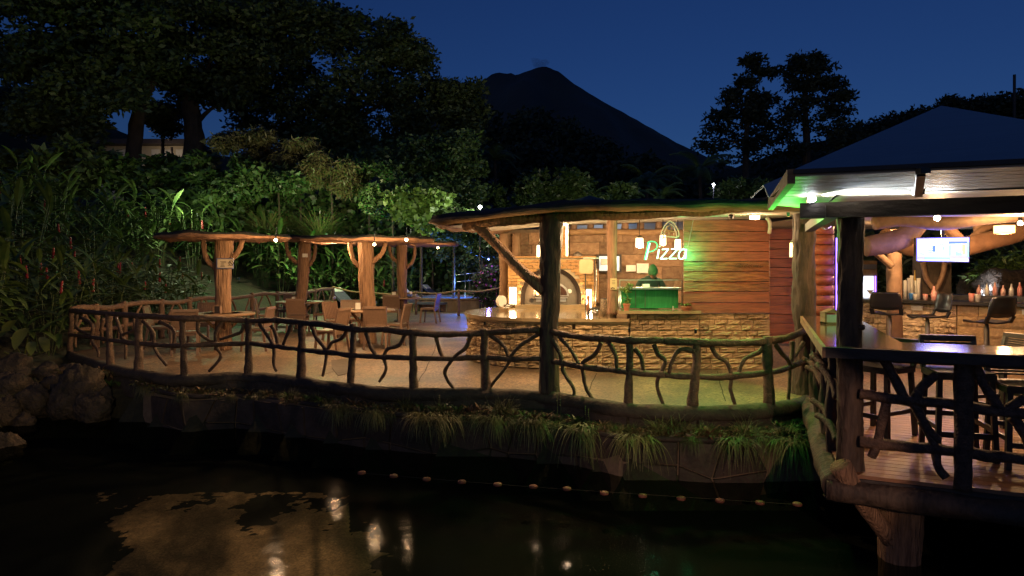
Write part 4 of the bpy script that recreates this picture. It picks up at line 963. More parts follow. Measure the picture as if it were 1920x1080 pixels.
mb = MB(); mb.tube([P(1103,596,12.0),P(1104,584,12.0),P(1110,579,12.0),P(1124,580,12.0)], .02, 8, 4); mb.build('hoop', M['black'], t, True); mb = MB(); q = P(1116,590,12.1); q.z = .845; mb.lathe([(.05,0),(.06,.05),(.03,.09)], q, 14); mb.build('pot', M['steel'], t, True)
t = thing('condiment_flask', P(1087.0,590,13.0), 'small pink topped bottle beside the right wall light', 'bottle')
q = P(1103,578,13.3); q.z = .845; mb = MB(); mb.lathe([(.03,0),(.035,.1),(.015,.16),(.03,.22),(.035,.27),(.01,.3)], q, 12); mb.build('bottle', M['terracotta'], t, True)
# pot plants on the ledge
def leaf_strip(p, d, L, w, bend, n=5, fold=.15):
    """lance leaf: list verts, faces; from p along horizontal dir d rising then drooping"""
    d = Vector(d).normalized(); side = d.cross(Vector((0,0,1)));
    if side.length < .01: side = Vector((1,0,0))
    side.normalize(); vs = []; up = side.cross(d).normalized(); cur = Vector(p); ang = 0
    for i in range(n+1):
        t_ = i/n; ww = w*math.sin(PI*min(1, t_*.93+.06))**.8 if i < n else .001
        c = cur; vs += [c - side*ww/2, c - up*fold*ww, c + side*ww/2]
        dirn = (d*math.cos(ang) - Vector((0,0,1))*math.sin(ang)); cur = cur + dirn*L/n; ang += bend/n
    fs = []
    for i in range(n): b = i*3; fs += [(b,b+1,b+4,b+3),(b+1,b+2,b+5,b+4)]
    return vs, fs
t = thing('potted_herb', P(1175,578,11.25), 'tall leafy herb in a terracotta pot left of the stainless cabinet', 'potted plant')
q = P(1175,580,11.2); q.z = .98; mb = MB(); mb.lathe([(.04,0),(.055,.09),(.062,.09),(.062,.115),(.05,.115)], q, 16); mb.build('pot', M['terracotta'], t)
mb = MB(); mb.tube([q+Vector((0,0,.1)), q+Vector((.02,0,.22)), q+Vector((-.01,0,.32)), q+Vector((.03,0,.42))], .006, 6, 3); mb.build('stem', M['leaf_bright'], t)
add_cloud('foliage', leaf_cloud([q+Vector((0,0,.17)),q+Vector((-.02,0,.32)),q+Vector((.05,0,.40))],[(.06,.05,.05),(.07,.05,.05),(.05,.05,.06)],110,.05,3,.8), M['leaf_bright'], t)
t = thing('potted_aloe', P(1285,575,11.2), 'low spreading plant in a wide clay bowl at the end of the ledge', 'potted plant')
q = P(1286,580,11.2); q.z = .98; mb = MB(); mb.lathe([(.05,0),(.085,.05),(.09,.07),(.08,.07)], q, 18); mb.build('bowl', M['terracotta'], t)
for k in range(9):
    a = k*2.4; mb = MB(); v_, f_ = leaf_strip(q+Vector((0,0,.06)), (math.cos(a),math.sin(a),.9+.3*(k % 3)), .2, .035, 1.4); mb.add(v_, f_); mb.build('leaf', M['leaf_bright'], t)
t = thing('tiny_figurine', P(1262,576,11.2), 'tiny pale ornament standing on the ledge before the cabinet', 'ornament')
q = P(1262,580,11.15); q.z = .98; mb = MB(); mb.lathe([(.012,0),(.018,.02),(.008,.045),(.014,.06),(.004,.08)], q, 10); mb.build('figure', M['roof_under'], t, True)
t = thing('lamp_dome', P(1083,478,14.4), 'small metal dome lamp on top of the oven facade', 'lamp'); q = P(1083,482,14.3); mb = MB(); mb.lathe([(.11,0),(.09,.07),(.03,.11),(.01,.12)], q, 16); mb.build('dome', M['steel_dull'], t, True)

# ------------------------------------------------------------------ the cook
ck = thing('person', (P(1216,540,12.6).x,12.6,0), 'cook in dark green shirt and green cap bending over the counter behind the glass', 'person')
def skin_body(name, nodes, edges, m, parent, sub=2):
    me = bpy.data.meshes.new(name); me.from_pydata([n[0] for n in nodes], edges, []); o = bpy.data.objects.new(name, me); COL.objects.link(o); adopt(o, parent); me.materials.append(m)
    sk = o.modifiers.new('skin', 'SKIN'); me.skin_vertices.new(name='s') if not me.skin_vertices else None
    for i, n_ in enumerate(nodes): me.skin_vertices[0].data[i].radius = (n_[1], n_[2] if len(n_) > 2 else n_[1])
    me.skin_vertices[0].data[0].use_root = True; s_ = o.modifiers.new('sub', 'SUBSURF'); s_.levels = s_.render_levels = sub; sk.use_smooth_shade = True
    return o
bz = .02
N_ = [((0,0,.98),.15,.12),((0,-.03,1.15),.15,.11),((.0,-.10,1.32),.17,.11),((.01,-.17,1.46),.10,.08),((.02,-.24,1.53),.055),   # pelvis..neck 0-4
      ((-.17,-.12,1.43),.065),((-.27,-.16,1.22),.052),((-.16,-.34,1.10),.042),((-.08,-.42,1.09),.03),
      ((.19,-.12,1.43),.065),((.29,-.18,1.22),.052),((.18,-.36,1.10),.042),((.10,-.43,1.09),.03),
      ((-.10,0,.88),.095),((-.11,.02,.5),.07),((-.11,.05,.08),.05),((-.11,-.08,.04),.04),
      ((.10,0,.88),.095),((.11,.02,.5),.07),((.11,.05,.08),.05),((.11,-.08,.04),.04)]
Ed = [(0,1),(1,2),(2,3),(3,4),(3,5),(5,6),(6,7),(7,8),(3,9),(9,10),(10,11),(11,12),(0,13),(13,14),(14,15),(15,16),(0,17),(17,18),(18,19),(19,20)]
skin_body('body', N_, Ed, M['green_cloth'], ck)
hd = MB(); hc = Vector((.02,-.30,1.60)); vs = []
for j in range(13):
    ph = PI*j/12
    for i in range(20):
        th = 2*PI*i/20; x, y, z = math.sin(ph)*math.cos(th), math.sin(ph)*math.sin(th), math.cos(ph)
        rx, ry, rz_ = .075, .098, .125
        if z < -.1: rx *= 1-.28*(-z-.1); ry *= 1-.10*(-z)
        k = 1.0
        if y < -.8 and abs(z+.12) < .28 and abs(x) < .25: k = 1.14-.4*abs(x)        # nose
        if y < -.5 and .05 < z < .35 and .18 < abs(x) < .6: k = .95                 # eye sockets
        if abs(x) > .93 and abs(z) < .25: k = 1.13                                    # ears
        vs.append(Vector((x*rx*k, y*ry*k, z*rz_)))
rot = Matrix.Rotation(math.radians(-22), 3, 'Z') @ Matrix.Rotation(math.radians(20), 3, 'X')
vs = [hc + rot @ v for v in vs]
hd.add(vs, [(j*20+i, (j+1)*20+i, (j+1)*20+(i+1) % 20, j*20+(i+1) % 20) for j in range(12) for i in range(20)]); ho = hd.build('head', M['skin'], ck, True, local=True)
for s_ in (-1,1):
    e = MB(); e.lathe([(.002,-.006),(.011,0),(.002,.006)], hc+rot @ Vector((s_*.030,-.088,.018)), 8); e.build('eye', M['dark_wood'], ho, True, local=True)
mo = MB(); mo.tube([hc+rot @ Vector((x,-.090,-.058)) for x in (-.022,0,.022)], .005, 6, 2); mo.build('mouth', mat('lips', (.35,.13,.09), None, 8, .5, 0), ho, True, local=True)
for o_ in kids(ho): o_.location = (0,0,0)
cp_ = MB(); cvs = []
for j in range(8):
    ph = PI*.56*j/7
    for i in range(20):
        th = 2*PI*i/20; cvs.append(hc+rot @ Vector((math.sin(ph)*math.cos(th)*.088, math.sin(ph)*math.sin(th)*.110+.004, math.cos(ph)*.145+.004)))
cp_.add(cvs, [(j*20+i,(j+1)*20+i,(j+1)*20+(i+1) % 20,j*20+(i+1) % 20) for j in range(7) for i in range(20)])
cp_.add([hc+rot @ Vector(v) for v in ((-.07,-.08,.03),(.07,-.08,.03),(.055,-.165,.015),(0,-.18,.02),(-.055,-.165,.015))], [(0,1,2,3,4)]); cp_.build('cap', M['green_cap'], ck, True, local=True)
for s_ in (-1,1):
    hnd = MB(); w_ = Vector((s_*.09-.0+(.0 if s_ > 0 else .01),-.43,1.09)); hnd.tube([w_, w_+Vector((-s_*.01,-.05,-.01)), w_+Vector((-s_*.015,-.085,-.015))], [.026,.036,.030], 8, 3, flat=.5)
    for k in range(4):
        b_ = w_+Vector((-s_*.015+(k-1.5)*.017,-.08,-.015)); L_ = [.055,.07,.065,.048][k]; hnd.tube([b_, b_+Vector((0,-L_*.5,-.006)), b_+Vector((0,-L_*.9,-.03))], [.009,.008,.006], 6, 2)
    b_ = w_+Vector((-s_*.03,-.03,-.01)); hnd.tube([b_, b_+Vector((-s_*.025,-.03,-.005)), b_+Vector((-s_*.03,-.055,-.02))], [.011,.009,.007], 6, 2)
    hnd.build('hand', M['skin'], ck, True, local=True)
# ------------------------------------------------------------------ bar pavilion: deck
dk = thing('bar_deck', (0,0,0), 'red brown plank deck of the bar standing over the pool on the right', 'deck')
k = 0; v = .0
while v < 2.62:
    mb = MB(); a0 = D(-.03, v+.004); vs = []
    for u_ in (0, 3.1, 6.2, 9.3):
        pass
    w_ = .108
    for p_, q_ in ((0, 4.2+1.1*(k % 2)), (4.21+1.1*(k % 2), 9.4)):
        mb = MB(); mb.bar(D(p_-.02, v+w_/2, -.008), D(q_, v+w_/2, -.008), w_, .03); mb.build('board', M['deck'], dk)
    v += .118; k += 1
mb = MB()
for z_, v_ in ((-.12,.06),(-.12,1.3),(-.12,2.5)): mb.bar(D(-.05, v_, z_), D(9.4, v_, z_), .14, .19)
mb.build('bearer', M['dark_wood'], dk)
mb = MB(); mb.tube([D(-.12,-.02,-.13), D(2,-.03,-.15), D(4,-.03,-.14), D(9.4,-.02,-.14)], .095, 12, 14, .3, 3, seed=4); mb.build('front_beam', M['bark_dark'], dk, True)
mb = MB(); mb.tube([D(-.06,-.05,-.10), D(-.06,1.2,-.11), D(-.06,2.6,-.10), D(-.07,3.5,-.08)], .10, 12, 12, .35, 3, seed=6); mb.build('side_beam', M['bark_dark'], dk, True)
c_ = P(1688, 930, 5.8)
mb = MB(); mb.tube([(c_.x,5.8,-1.15),(c_.x-.01,5.8,-.8),(c_.x,5.8,-.5),(c_.x+.01,5.8,-.16)], [.17,.16,.165,.175], 26, 10, .12, 2, ridge=.05, seed=31); mb.build('column', M['bark_post'], dk, True)  # lamplight on column and brace put into a paler bark colour
mb = MB(); mb.tube([P(1574,872,5.58),P(1610,932,5.6),P(1650,985,5.7),P(1672,1010,5.75)], [.085,.075,.075,.08], 14, 8, .2, 4, ridge=.05, seed=33); mb.build('brace', M['bark_post'], dk, True)
for u_, v_ in ((3.2,.8),(6.0,.8),(1.4,2.4),(4.5,2.4)):
    q = D(u_, v_); mb = MB(); mb.tube([(q.x,q.y,-1.15),(q.x,q.y,-.2)], .15, 14, 4, .15, 3); mb.build('column', M['bark_dark'], dk, True)

# railing under the counter
rl = thing('deck_railing', (0,0,0), 'black looking branch railing closing the deck under the bar counter', 'railing')
def SP(px, py, off=.02): return P(px, py, SY(px, off))
def c9(l): return [(x/4.5+1620, y/4.5+660) for x, y in l]
for i, l in enumerate([[(1612,738),(1650,744),(1700,751),(1764,755),(1810,762),(1860,770),(1930,778),(2010,790)],[(1612,828),(1660,833),(1700,838),(1755,843),(1810,848),(1860,856),(1930,862),(2010,872)]]):
    mb = MB(); mb.tube([SP(x,y) for x, y in l], .040 if i == 0 else .042, 12, 8, .35, 7, ridge=.04, seed=i+70); mb.build('rail', M['branch'], rl, True)
for i, l in enumerate([c9([(165,45),(240,190),(340,380),(420,440),(500,590),(600,800),(620,960),(690,1058)]), c9([(190,430),(150,600),(110,770),(65,888)]), c9([(440,385),(490,290),(620,190)]),
        c9([(500,580),(540,660),(610,725),(640,740)]), c9([(935,90),(1010,270),(1130,460),(1195,490),(1270,445),(1360,390)]), c9([(1250,550),(1300,610),(1360,710),(1400,800)])]):
    mb = MB(); n = len(l); mb.tube([SP(x,y,.03) for x, y in l], [.036*(1.15-.3*j/n) for j in range(n)], 9, 7, .35, 10, seed=i+80); mb.build('branch', M['branch'], rl, True)
for px_, r_ in ((1806,.062),(2060,.06)):
    q = SP(px_, 700, .0); mb = MB(); mb.tube([(q.x,q.y,-.02),(q.x+.005,q.y,.45),(q.x,q.y,.97)], r_, 14, 8, .2, 6, ridge=.06, seed=4); mb.build('post', M['branch'], rl, True)
for v_ in (.78, 1.55, 2.5, 3.3):
    q = D(.0, v_); mb = MB(); mb.tube([(q.x,q.y,-.05),(q.x-.02,q.y,.35),(q.x+.01,q.y,.7),(q.x,q.y,.97)], .055, 12, 8, .3, 7, ridge=.06, seed=int(v_*10)); mb.build('post', M['bark_dark'], rl, True)
    for z_, s_ in (((.28,-1),(.66,1)) if v_ < 2 else ((.5,-1),)):
        mb = MB(); a = D(.0, v_-.3, z_-.12); b = D(-.13, v_+.10, z_+.06+.05*s_); mb.tube([a, (a+b)/2+Vector((.03,0,.03)), b], [.03,.034,.03], 9, 6, .4, 12, seed=int(z_*100+v_*7)); mb.build('stub_branch', M['branch'], rl, True)

# counter
ct = thing('bar_counter', (0,0,0), 'long L shaped glossy plank counter of the bar in the right foreground', 'counter')
mb = MB(); q = [D(-.13,-.10), D(9,-.10), D(9,.52), D(.50,.52), D(.50,3.60), D(-.13,3.60)]
mb.prism([(p.x, p.y) for p in q], .975, 1.05); mb.build('countertop', M['counter_top'], ct)
mb = MB(); mb.bar(D(-.135,-.115,1.005), D(9,-.115,1.005), .03, .085); mb.build('front_edge', M['dark_wood'], ct)
mb = MB(); mb.bar(D(-.145,-.13,1.005), D(-.145,3.6,1.005), .03, .085); mb.build('side_edge', M['rim_wood'], ct)
mb = MB(); mb.bar(D(.0,.2,.945), D(9,.2,.945), .1, .06); mb.bar(D(.18,.2,.945), D(.18,3.5,.945), .1, .06); mb.build('support_rail', M['dark_wood'], ct)
t = thing('counter_napkin_box', (3.62,7.7,1.05), 'small arched wooden napkin box on the near left arm of the bar counter', 'napkin holder')
q = Vector((3.62,7.75,1.05)); mb = MB()
for s_ in (-1,1): mb.box(q+Vector((s_*.085,0,.07)), (.02,.12,.14))
mb.add([q+Vector(v) for v in ((-.1,-.065,.13),(.1,-.065,.13),(.1,.065,.13),(-.1,.065,.13),(0,-.065,.175),(0,.065,.175))], [(0,1,4),(2,3,5),(1,2,5,4),(3,0,4,5)]); mb.box(q+Vector((0,0,.012)),(.19,.12,.02)); mb.build('box', M['rim_wood'], t)
mb = MB(); mb.box(q+Vector((0,0,.06)), (.14,.09,.09)); mb.build('napkins', M['white'], t)

# pavilion posts and roof
pv = thing('bar_pavilion', (0,0,0), 'open bar pavilion with a big dark hipped roof on bark posts', 'pavilion')
a = Vector(((1594-960)/F*5.72, 5.72, 0))
mb = MB(); mb.tube([(a.x,a.y,-.25),(a.x,a.y,.4),(a.x-.005,a.y,1.0),(a.x,a.y,1.6),(a.x+.005,a.y,2.2)], [.105,.09,.088,.09,.095], 44, 26, .10, 3, ridge=.16, rk=12, seed=41); mb.build('front_post', M['bark_dark'], pv, True)
kn = MB(); kn.lathe([(.001,-.03),(.03,-.018),(.036,0),(.028,.02),(.008,.03)], Vector((a.x+.045,a.y-.085,1.20)), 10); kn.build('knot', M['bark_dark'], pv, True)
mb = MB(); b = Vector(((1509-960)/F*9.15, 9.15, 0)); mb.tube([(b.x,b.y,-.05),(b.x+.02,b.y,.6),(b.x-.01,b.y,1.2),(b.x-.01,b.y,1.9),(b.x,b.y,2.55)], [.17,.13,.135,.125,.13], 36, 18, .15, 2, ridge=.15, rk=10, seed=44); mb.build('rear_post', M['bark_dark'], pv, True)
N0 = Vector((1.9,4.62,2.32)); ND = Vector((.931,-.365,0)); NR = N0+ND*2.1; NRL = N0+ND*9; E2 = P(1445,382,6.7); FL = P(1432,352,8.4); AP = P(1765,203,9.0); FR = Vector((9.5,7,2.45)); BR_ = Vector((12,17,2.7)); BL = Vector((5.2,17,2.7))
mb = MB(); up = Vector((0,0,.035))
V0 = [N0,NR,FR,BR_,BL,FL,E2,AP]
mb.add([p+up for p in V0], [(0,1,7),(1,2,7),(2,3,7),(3,4,7),(4,5,7),(5,6,7),(6,0,7)])
mb.add([p-Vector((0,0,.0)) for p in V0[:7]]+[p+up for p in V0[:7]], [(i,(i+1)%7,7+(i+1)%7,7+i) for i in range(7)])
mb.build('roof_sheets', M['roof_sheet'], pv)
# soffit boards following the front eave
bd = [D(-.55,.0,2.285), D(8.6,.0,2.285)]
for k in range(6):
    t0, t1 = k/6, (k+1)/6
    e0, e1 = N0.lerp(bd[0]+Vector((0,0,.02)), t0), NRL.lerp(bd[1]+Vector((0,0,.02)), t0); f0, f1 = N0.lerp(bd[0]+Vector((0,0,.02)), t1-.012), NRL.lerp(bd[1]+Vector((0,0,.02)), t1-.012)
    mb = MB(); n = 14
    vs = [];
    for i in range(n+1):
        q = i/n; vs += [e0.lerp(e1,q)-Vector((0,0,.012)), f0.lerp(f1,q)-Vector((0,0,.012)), f0.lerp(f1,q)+Vector((0,0,.01)), e0.lerp(e1,q)+Vector((0,0,.01))]
    fs = [(i*4+j, i*4+(j+1)%4, (i+1)*4+(j+1)%4, (i+1)*4+j) for i in range(n) for j in range(4)]+[(3,2,1,0),(n*4,n*4+1,n*4+2,n*4+3)]
    mb.add(vs, fs); mb.build('soffit_board', M['soffit'], pv)
mb = MB(); mb.add([N0-Vector((0,0,.01)), E2-Vector((0,0,.01)), D(-.05,1.6,2.29), D(-.05,.0,2.29), D(-.52,0,2.29)], [(0,1,2,3,4)]); mb.build('side_soffit', M['soffit'], pv)
mb = MB(); mb.bar(N0+Vector((-.01,0,-.01)), E2+Vector((0,0,-.01)), .05, .10); mb.build('side_fascia', M['rim_wood'], pv)
mb = MB(); mb.bar(N0+Vector((0,-.01,.02)), NR+Vector((0,-.01,.02)), .02, .03); mb.build('front_fascia', M['dark_wood'], pv)
mb = MB(); mb.bar(D(-.32,.0,2.165), D(9,.0,2.165), .12, .125); mb.build('front_tie_beam', M['dark_wood'], pv)
mb = MB(); mb.bar(D(-.08,-.1,2.15), D(-.05,4.2,2.22), .10, .10); mb.build('side_tie_beam', M['dark_wood'], pv)
# bracket hanging from the eave
q0 = P(1727,322,4.30); q1 = P(1722,362,4.85)
mb = MB(); mb.bar(q0, q1, .05, .06); mb.box(q0+Vector((0,-.02,0)), (.06,.06,.035)); mb.box(q1+Vector((0,.0,.01)), (.06,.06,.04)); mb.build('eave_bracket', M['black'], pv)
# ceiling
mb = MB(); fc = lambda x, y: 2.30+.028*(y-5.6)
cpoly = [D(-.0,.1), D(9,.1), Vector((14,16.5,0)), Vector((5.0,16.5,0)), Vector((4.3,10,0))]
mb.add([(p.x,p.y,fc(p.x,p.y)) for p in cpoly], [tuple(range(5))]); mb.build('ceiling', M['soffit'], pv)
LG = [([(1622,462),(1660,455),(1698,442),(1735,405)],[.16,.17,.16,.13],11),([(1655,440),(1700,462),(1760,470),(1830,458),(1925,432)],[.14,.15,.16,.16,.15],12),
      ([(1740,400),(1772,425),(1800,452)],[.11,.10,.09],11.5),([(1640,420),(1690,412),(1760,418),(1850,408),(1930,400)],[.09,.1,.1,.1,.1],10),([(1635,468),(1650,480),(1672,500)],[.07,.065,.06],12.6),
      ([(1820,452),(1850,430),(1900,418)],[.09,.09,.08],12.4),([(1835,405),(1838,440)],[.1,.1],12.5)]
for i, (l, r_, Y) in enumerate(LG):
    mb = MB(); mb.tube([P(x,y,Y) for x, y in l], r_, 16, 8, .18, 2, ridge=.04, seed=i+90); mb.build('roof_log', M['log'], pv, True)
mb = MB(); q = P(1677,500,12.8); mb.tube([(q.x,12.8,0),(q.x,12.8,1.2),(q.x,12.8,2.4)], [.14,.125,.13], 18, 8, .12, 3, ridge=.04, seed=7); mb.build('inner_post', M['log'], pv, True)
mb = MB(); a, b = P(1722,560,13.9), P(1778,492,13.9); mb.box(((a.x+b.x)/2,13.95,1.1),(b.x-a.x,.3,2.3)); mb.build('centre_pillar', M['kerb'], pv)
for l in ([(1730,492),(1738,525),(1760,555)],[(1772,492),(1764,525),(1745,555)]): mb = MB(); mb.tube([P(x,y,13.72) for x,y in l], .05, 10, 6, .25, 5); mb.build('crossed_branch', M['log'], pv, True)
# led tube above the tie beam
t = thing('fluorescent_tube', D(.3,-.12,2.25), 'white tube light lying along the top of the dark tie beam, lighting the eave', 'lamp')
mb = MB(); mb.tube([D(-.0,.17,2.226), D(.80,.17,2.226)], .011, 8, 1); mb.build('tube', emis('lit_tube', (.78,.92,1), 95), t)
mb = MB(); mb.bar(D(-.06,.17,2.21), D(.84,.17,2.21), .03, .006); mb.build('batten', M['steel'], t)
t = thing('white_flood_lamp', D(-.2,-.13,2.24), 'very bright white lamp at the left end of the tie beam', 'lamp')
q = P(1524,373,5.60); mb = MB(); mb.lathe([(.004,-.025),(.022,-.015),(.026,0),(.018,.02),(.004,.026)], q, 12); mb.build('bulb', E['bulb_white'], t, True)
mb = MB(); mb.box(q+Vector((.0,.04,0)), (.06,.03,.06)); mb.build('housing', M['steel'], t); lamp('flood_light', q+Vector((.0,.10,.03)), 9, (.82,.93,1), .03, t)
l = lamp('flood_beam', q+Vector((.10,.06,.0)), 200, (.86,.95,1), .03, t, 'SPOT', (0,0,0), math.radians(100), .3); aim(l, q+Vector((1.0,-.75,.2)))

# ------------------------------------------------------------------ bar interior
bc = thing('stone_bar', (0,0,0), 'stone clad bar with a dark top behind the black stools', 'bar')
A_, B_ = Vector(P(1606,556,14.0)), Vector(P(1925,572,12.0)); A_.z = B_.z = 0; dn = (B_-A_).normalized(); C_ = B_+dn*5; nn = Vector((dn.y,-dn.x,0))
def Lb(s, off, z): return A_+dn*s - nn*off*-1 + Vector((0,0,z))
L_ = (C_-A_).length
mb = MB(); mb.prism([(p.x,p.y) for p in (Lb(0,-.12,0),Lb(L_,-.12,0),Lb(L_,-.5,0),Lb(0,-.5,0))], 0, 1.0); mb.build('core', M['mortar'], bc)
mb = MB(); mb.prism([(p.x,p.y) for p in (Lb(-.2,.18,0),Lb(L_,.18,0),Lb(L_,-.6,0),Lb(-.2,-.6,0))], .995, 1.05); mb.build('bar_top', M['black'], bc)
mb = MB(); mb.prism([(p.x,p.y) for p in (Lb(1.3,-.9,0),Lb(L_,-.9,0),Lb(L_,-1.4,0),Lb(1.3,-1.4,0))], .9, 1.14); mb.build('back_counter', M['black'], bc)
a0, a1 = Lb(0,-.06,0), Lb(1.75,-.06,0); stone_run((a0.x,a0.y),(a1.x,a1.y), 0, .98, .24, .115, R_pale, bc, 5, .12)
a0, a1 = Lb(1.76,-.06,0), Lb(5.0,-.06,0); R_s2 = rough_set('stone', 70, .10); stone_run((a0.x,a0.y),(a1.x,a1.y), 0, .98, .42, .19, R_s2, bc, 6, .10)
for s_, w_ in ((.55,.16),(1.0,.2),(2.75,.30)):
    mb = MB(); mb.bar(Lb(s_,-.0,.90), Lb(s_+w_,-.0,.90), .02, .09); mb.build('socket_plate' if s_ == .55 else 'bar_notice', M['black'] if s_ == .55 else M['white'], bc)
# items on the bar
rg = random.Random(12)
def jar(s_, off, h, r, m, nm, lab, prof=None, z0=1.052):
    p = Lb(s_, off, z0); t = thing(nm, p, lab, nm.replace('_',' '), 0, 'cups and bottles on the bar'); mb = MB(); mb.lathe(prof or [(r*.8,0),(r,h*.9),(r*1.05,h)], p, 14); mb.build('body', m, t, True); return t
M['clearcup'] = mat('cloudy_cup', (.6,.6,.58), (.5,.48,.46), 8, .2, 0)
M['redlabel'] = mat('red_print_cup', (.55,.12,.10), (.6,.5,.48), 9, .4, 0)
M['bluecup'] = mat('blue_cup', (.05,.22,.6), (.04,.16,.5), 9, .35, 0)
bt = lambda h, r: [(r,0),(r,h*.55),(r*.45,h*.75),(r*.32,h*.95),(r*.36,h)]
jar(.62,-.15,.16,.06,M['clearcup'],'glass_bowl','shallow clear bowl on the bar by the first black stool')
jar(.98,-.1,.13,.05,M['bluecup'],'blue_cup','blue cup among pale cups at the middle of the bar')
jar(1.06,-.05,.12,.045,M['clearcup'],'pale_cup','pale cup right of the blue cup')
jar(1.22,-.1,.12,.045,M['redlabel'],'printed_cup','cup with red print left of the clear bottle')
jar(1.36,-.12,.27,.045,M['redlabel'],'sauce_bottle','pink bottle standing highest at the middle of the bar',bt(.27,.05))
jar(1.98,-.1,.15,.055,M['redlabel'],'red_tumbler','red printed tumbler left of the third stool')
jar(2.08,-.05,.14,.05,M['clearcup'],'white_tumbler','whitish tumbler left of the third stool')
jar(.22,-.12,.2,.045,M['clearcup'],'cocktail_glass','cocktail glass above the first stool',[(.04,0),(.008,.02),(.008,.09),(.06,.16),(.065,.17)])
for k in range(5): jar(.78+k*.06,-.42-.05*(k%2),.36+.05*(k%3),.035,M['white'],'cup_stack','tall stack of white paper cups in front of the pillar',[(.03,0),(.036,.36+.05*(k%3)),(.04,.37+.05*(k%3))])
jar(.93,-.5,.56,.03,mat('amber_tap',(.55,.35,.05),None,8,.4,0),'yellow_bottle','thin yellow topped bottle behind the paper cups',bt(.58,.035))
for k in range(6): jar(1.9+k*.13,-1.1,.18+.03*(k%3),.04,M[('redlabel','clearcup','redlabel')[k%3]],'back_bottle','small bottle on the dark back counter right of the pillar',bt(.2+.03*(k%3),.04),1.142)
# fridge
fx = P(1629,520,14.6); t = thing('drinks_fridge', (fx.x,14.6,0), 'upright drinks fridge with a glowing glass door behind the front post', 'fridge')
mb = MB(); mb.box((fx.x,14.75,.92),(.36,.3,1.82)); mb.build('body', M['stone_brown'], t); mb = MB(); mb.box((fx.x-.02,14.585,.85),(.22,.02,1.3)); mb.build('door', E['fridge'], t)
mb = MB(); mb.box((fx.x,14.58,1.7),(.3,.02,.1)); mb.build('control_panel', M['steel'], t); mb = MB(); mb.box((fx.x+.125,14.57,.85),(.02,.02,1.3)); mb.build('led_edge', E['purple_led'], t)
# tv
tv = thing('wall_television', P(1768,468,10.5), 'television showing a pale news picture above the bar', 'television')
ca = P(1719,447,10.7), P(1817,445,10.4), P(1816,491,10.4), P(1719,489,10.7)
def tvp(u, v, o=0): a = ca[0].lerp(ca[1], u); b = ca[3].lerp(ca[2], u); return a.lerp(b, v)+Vector((0,-o,0))
def tvq(u0, v0, u1, v1, o, m, nm, par=tv):
    mb = MB(); f = [tvp(u0,v0,o),tvp(u1,v0,o),tvp(u1,v1,o),tvp(u0,v1,o)]; mb.add(f+[p+Vector((0,.004,0)) for p in f], [(3,2,1,0),(0,1,5,4),(1,2,6,5),(2,3,7,6),(3,0,4,7)]); return mb.build(nm, m, par)
mb = MB(); f = [tvp(-.02,-.03,0),tvp(1.02,-.03,0),tvp(1.02,1.03,0),tvp(-.02,1.03,0)]; mb.add(f+[p+Vector((0,.05,0)) for p in f], [(3,2,1,0),(4,5,6,7),(0,1,5,4),(1,2,6,5),(2,3,7,6),(3,0,4,7)]); mb.build('frame', E['purple_led'] if False else M['black'], tv)
scr = tvq(.0,.0,1,1,.004,emis('tv_blue',(.16,.18,1),3.2),'screen')
W1 = emis('tv_white',(.52,.68,1.0),1.5); W2 = emis('tv_teal',(.18,.50,.62),1.1); W3 = emis('tv_dark',(.04,.14,.50),1.0); W4 = emis('tv_orange',(.85,.36,.16),1.0); W5 = emis('tv_skin',(.85,.72,.62),1.2)
for a in ((.02,.06,.6,.80,W1),(.22,.33,.30,.37,W2),(.22,.42,.30,.46,W2),(.21,.53,.31,.57,W3),(.21,.62,.31,.66,W3),(.30,.33,.36,.60,W3),(.43,.26,.55,.31,W2),(.49,.38,.54,.52,W2),(.44,.70,.58,.735,W3),(.16,.83,.64,.91,W2),(.02,.93,.62,.98,W1),
          (.62,.26,.95,.74,W1),(.62,.17,.96,.25,W3),(.62,.3,.66,.74,W2),(.86,.27,.93,.72,W4),(.74,.58,.88,.74,W2),(.785,.34,.835,.60,W5),(.66,.88,.99,.98,W1),(.05,.67,.14,.72,W3),(.96,.2,.995,.8,W2),(.62,.05,.99,.12,W1)):
    tvq(a[0],a[1],a[2],a[3],.010,a[4],'picture_patch')
mb = MB(); mb.tube([P(1768,446,10.6), P(1768,425,10.7)], .025, 8, 1); mb.build('mount', M['black'], tv)
lamp('screen_glow', P(1768,470,10.2), 30, (.25,.22,1), .25, tv)
t = thing('green_eave_lamp', P(1478,402,6.8), 'small green lamp under the left eave of the pavilion', 'lamp'); q = P(1478,402,6.8); mb = MB(); mb.lathe([(.012,-.02),(.018,.02)], q, 8); mb.build('housing', M['black'], t); lamp('green_eave_light', q-Vector((.04,.05,.16)), 30, (.10,1,.12), .04, t)
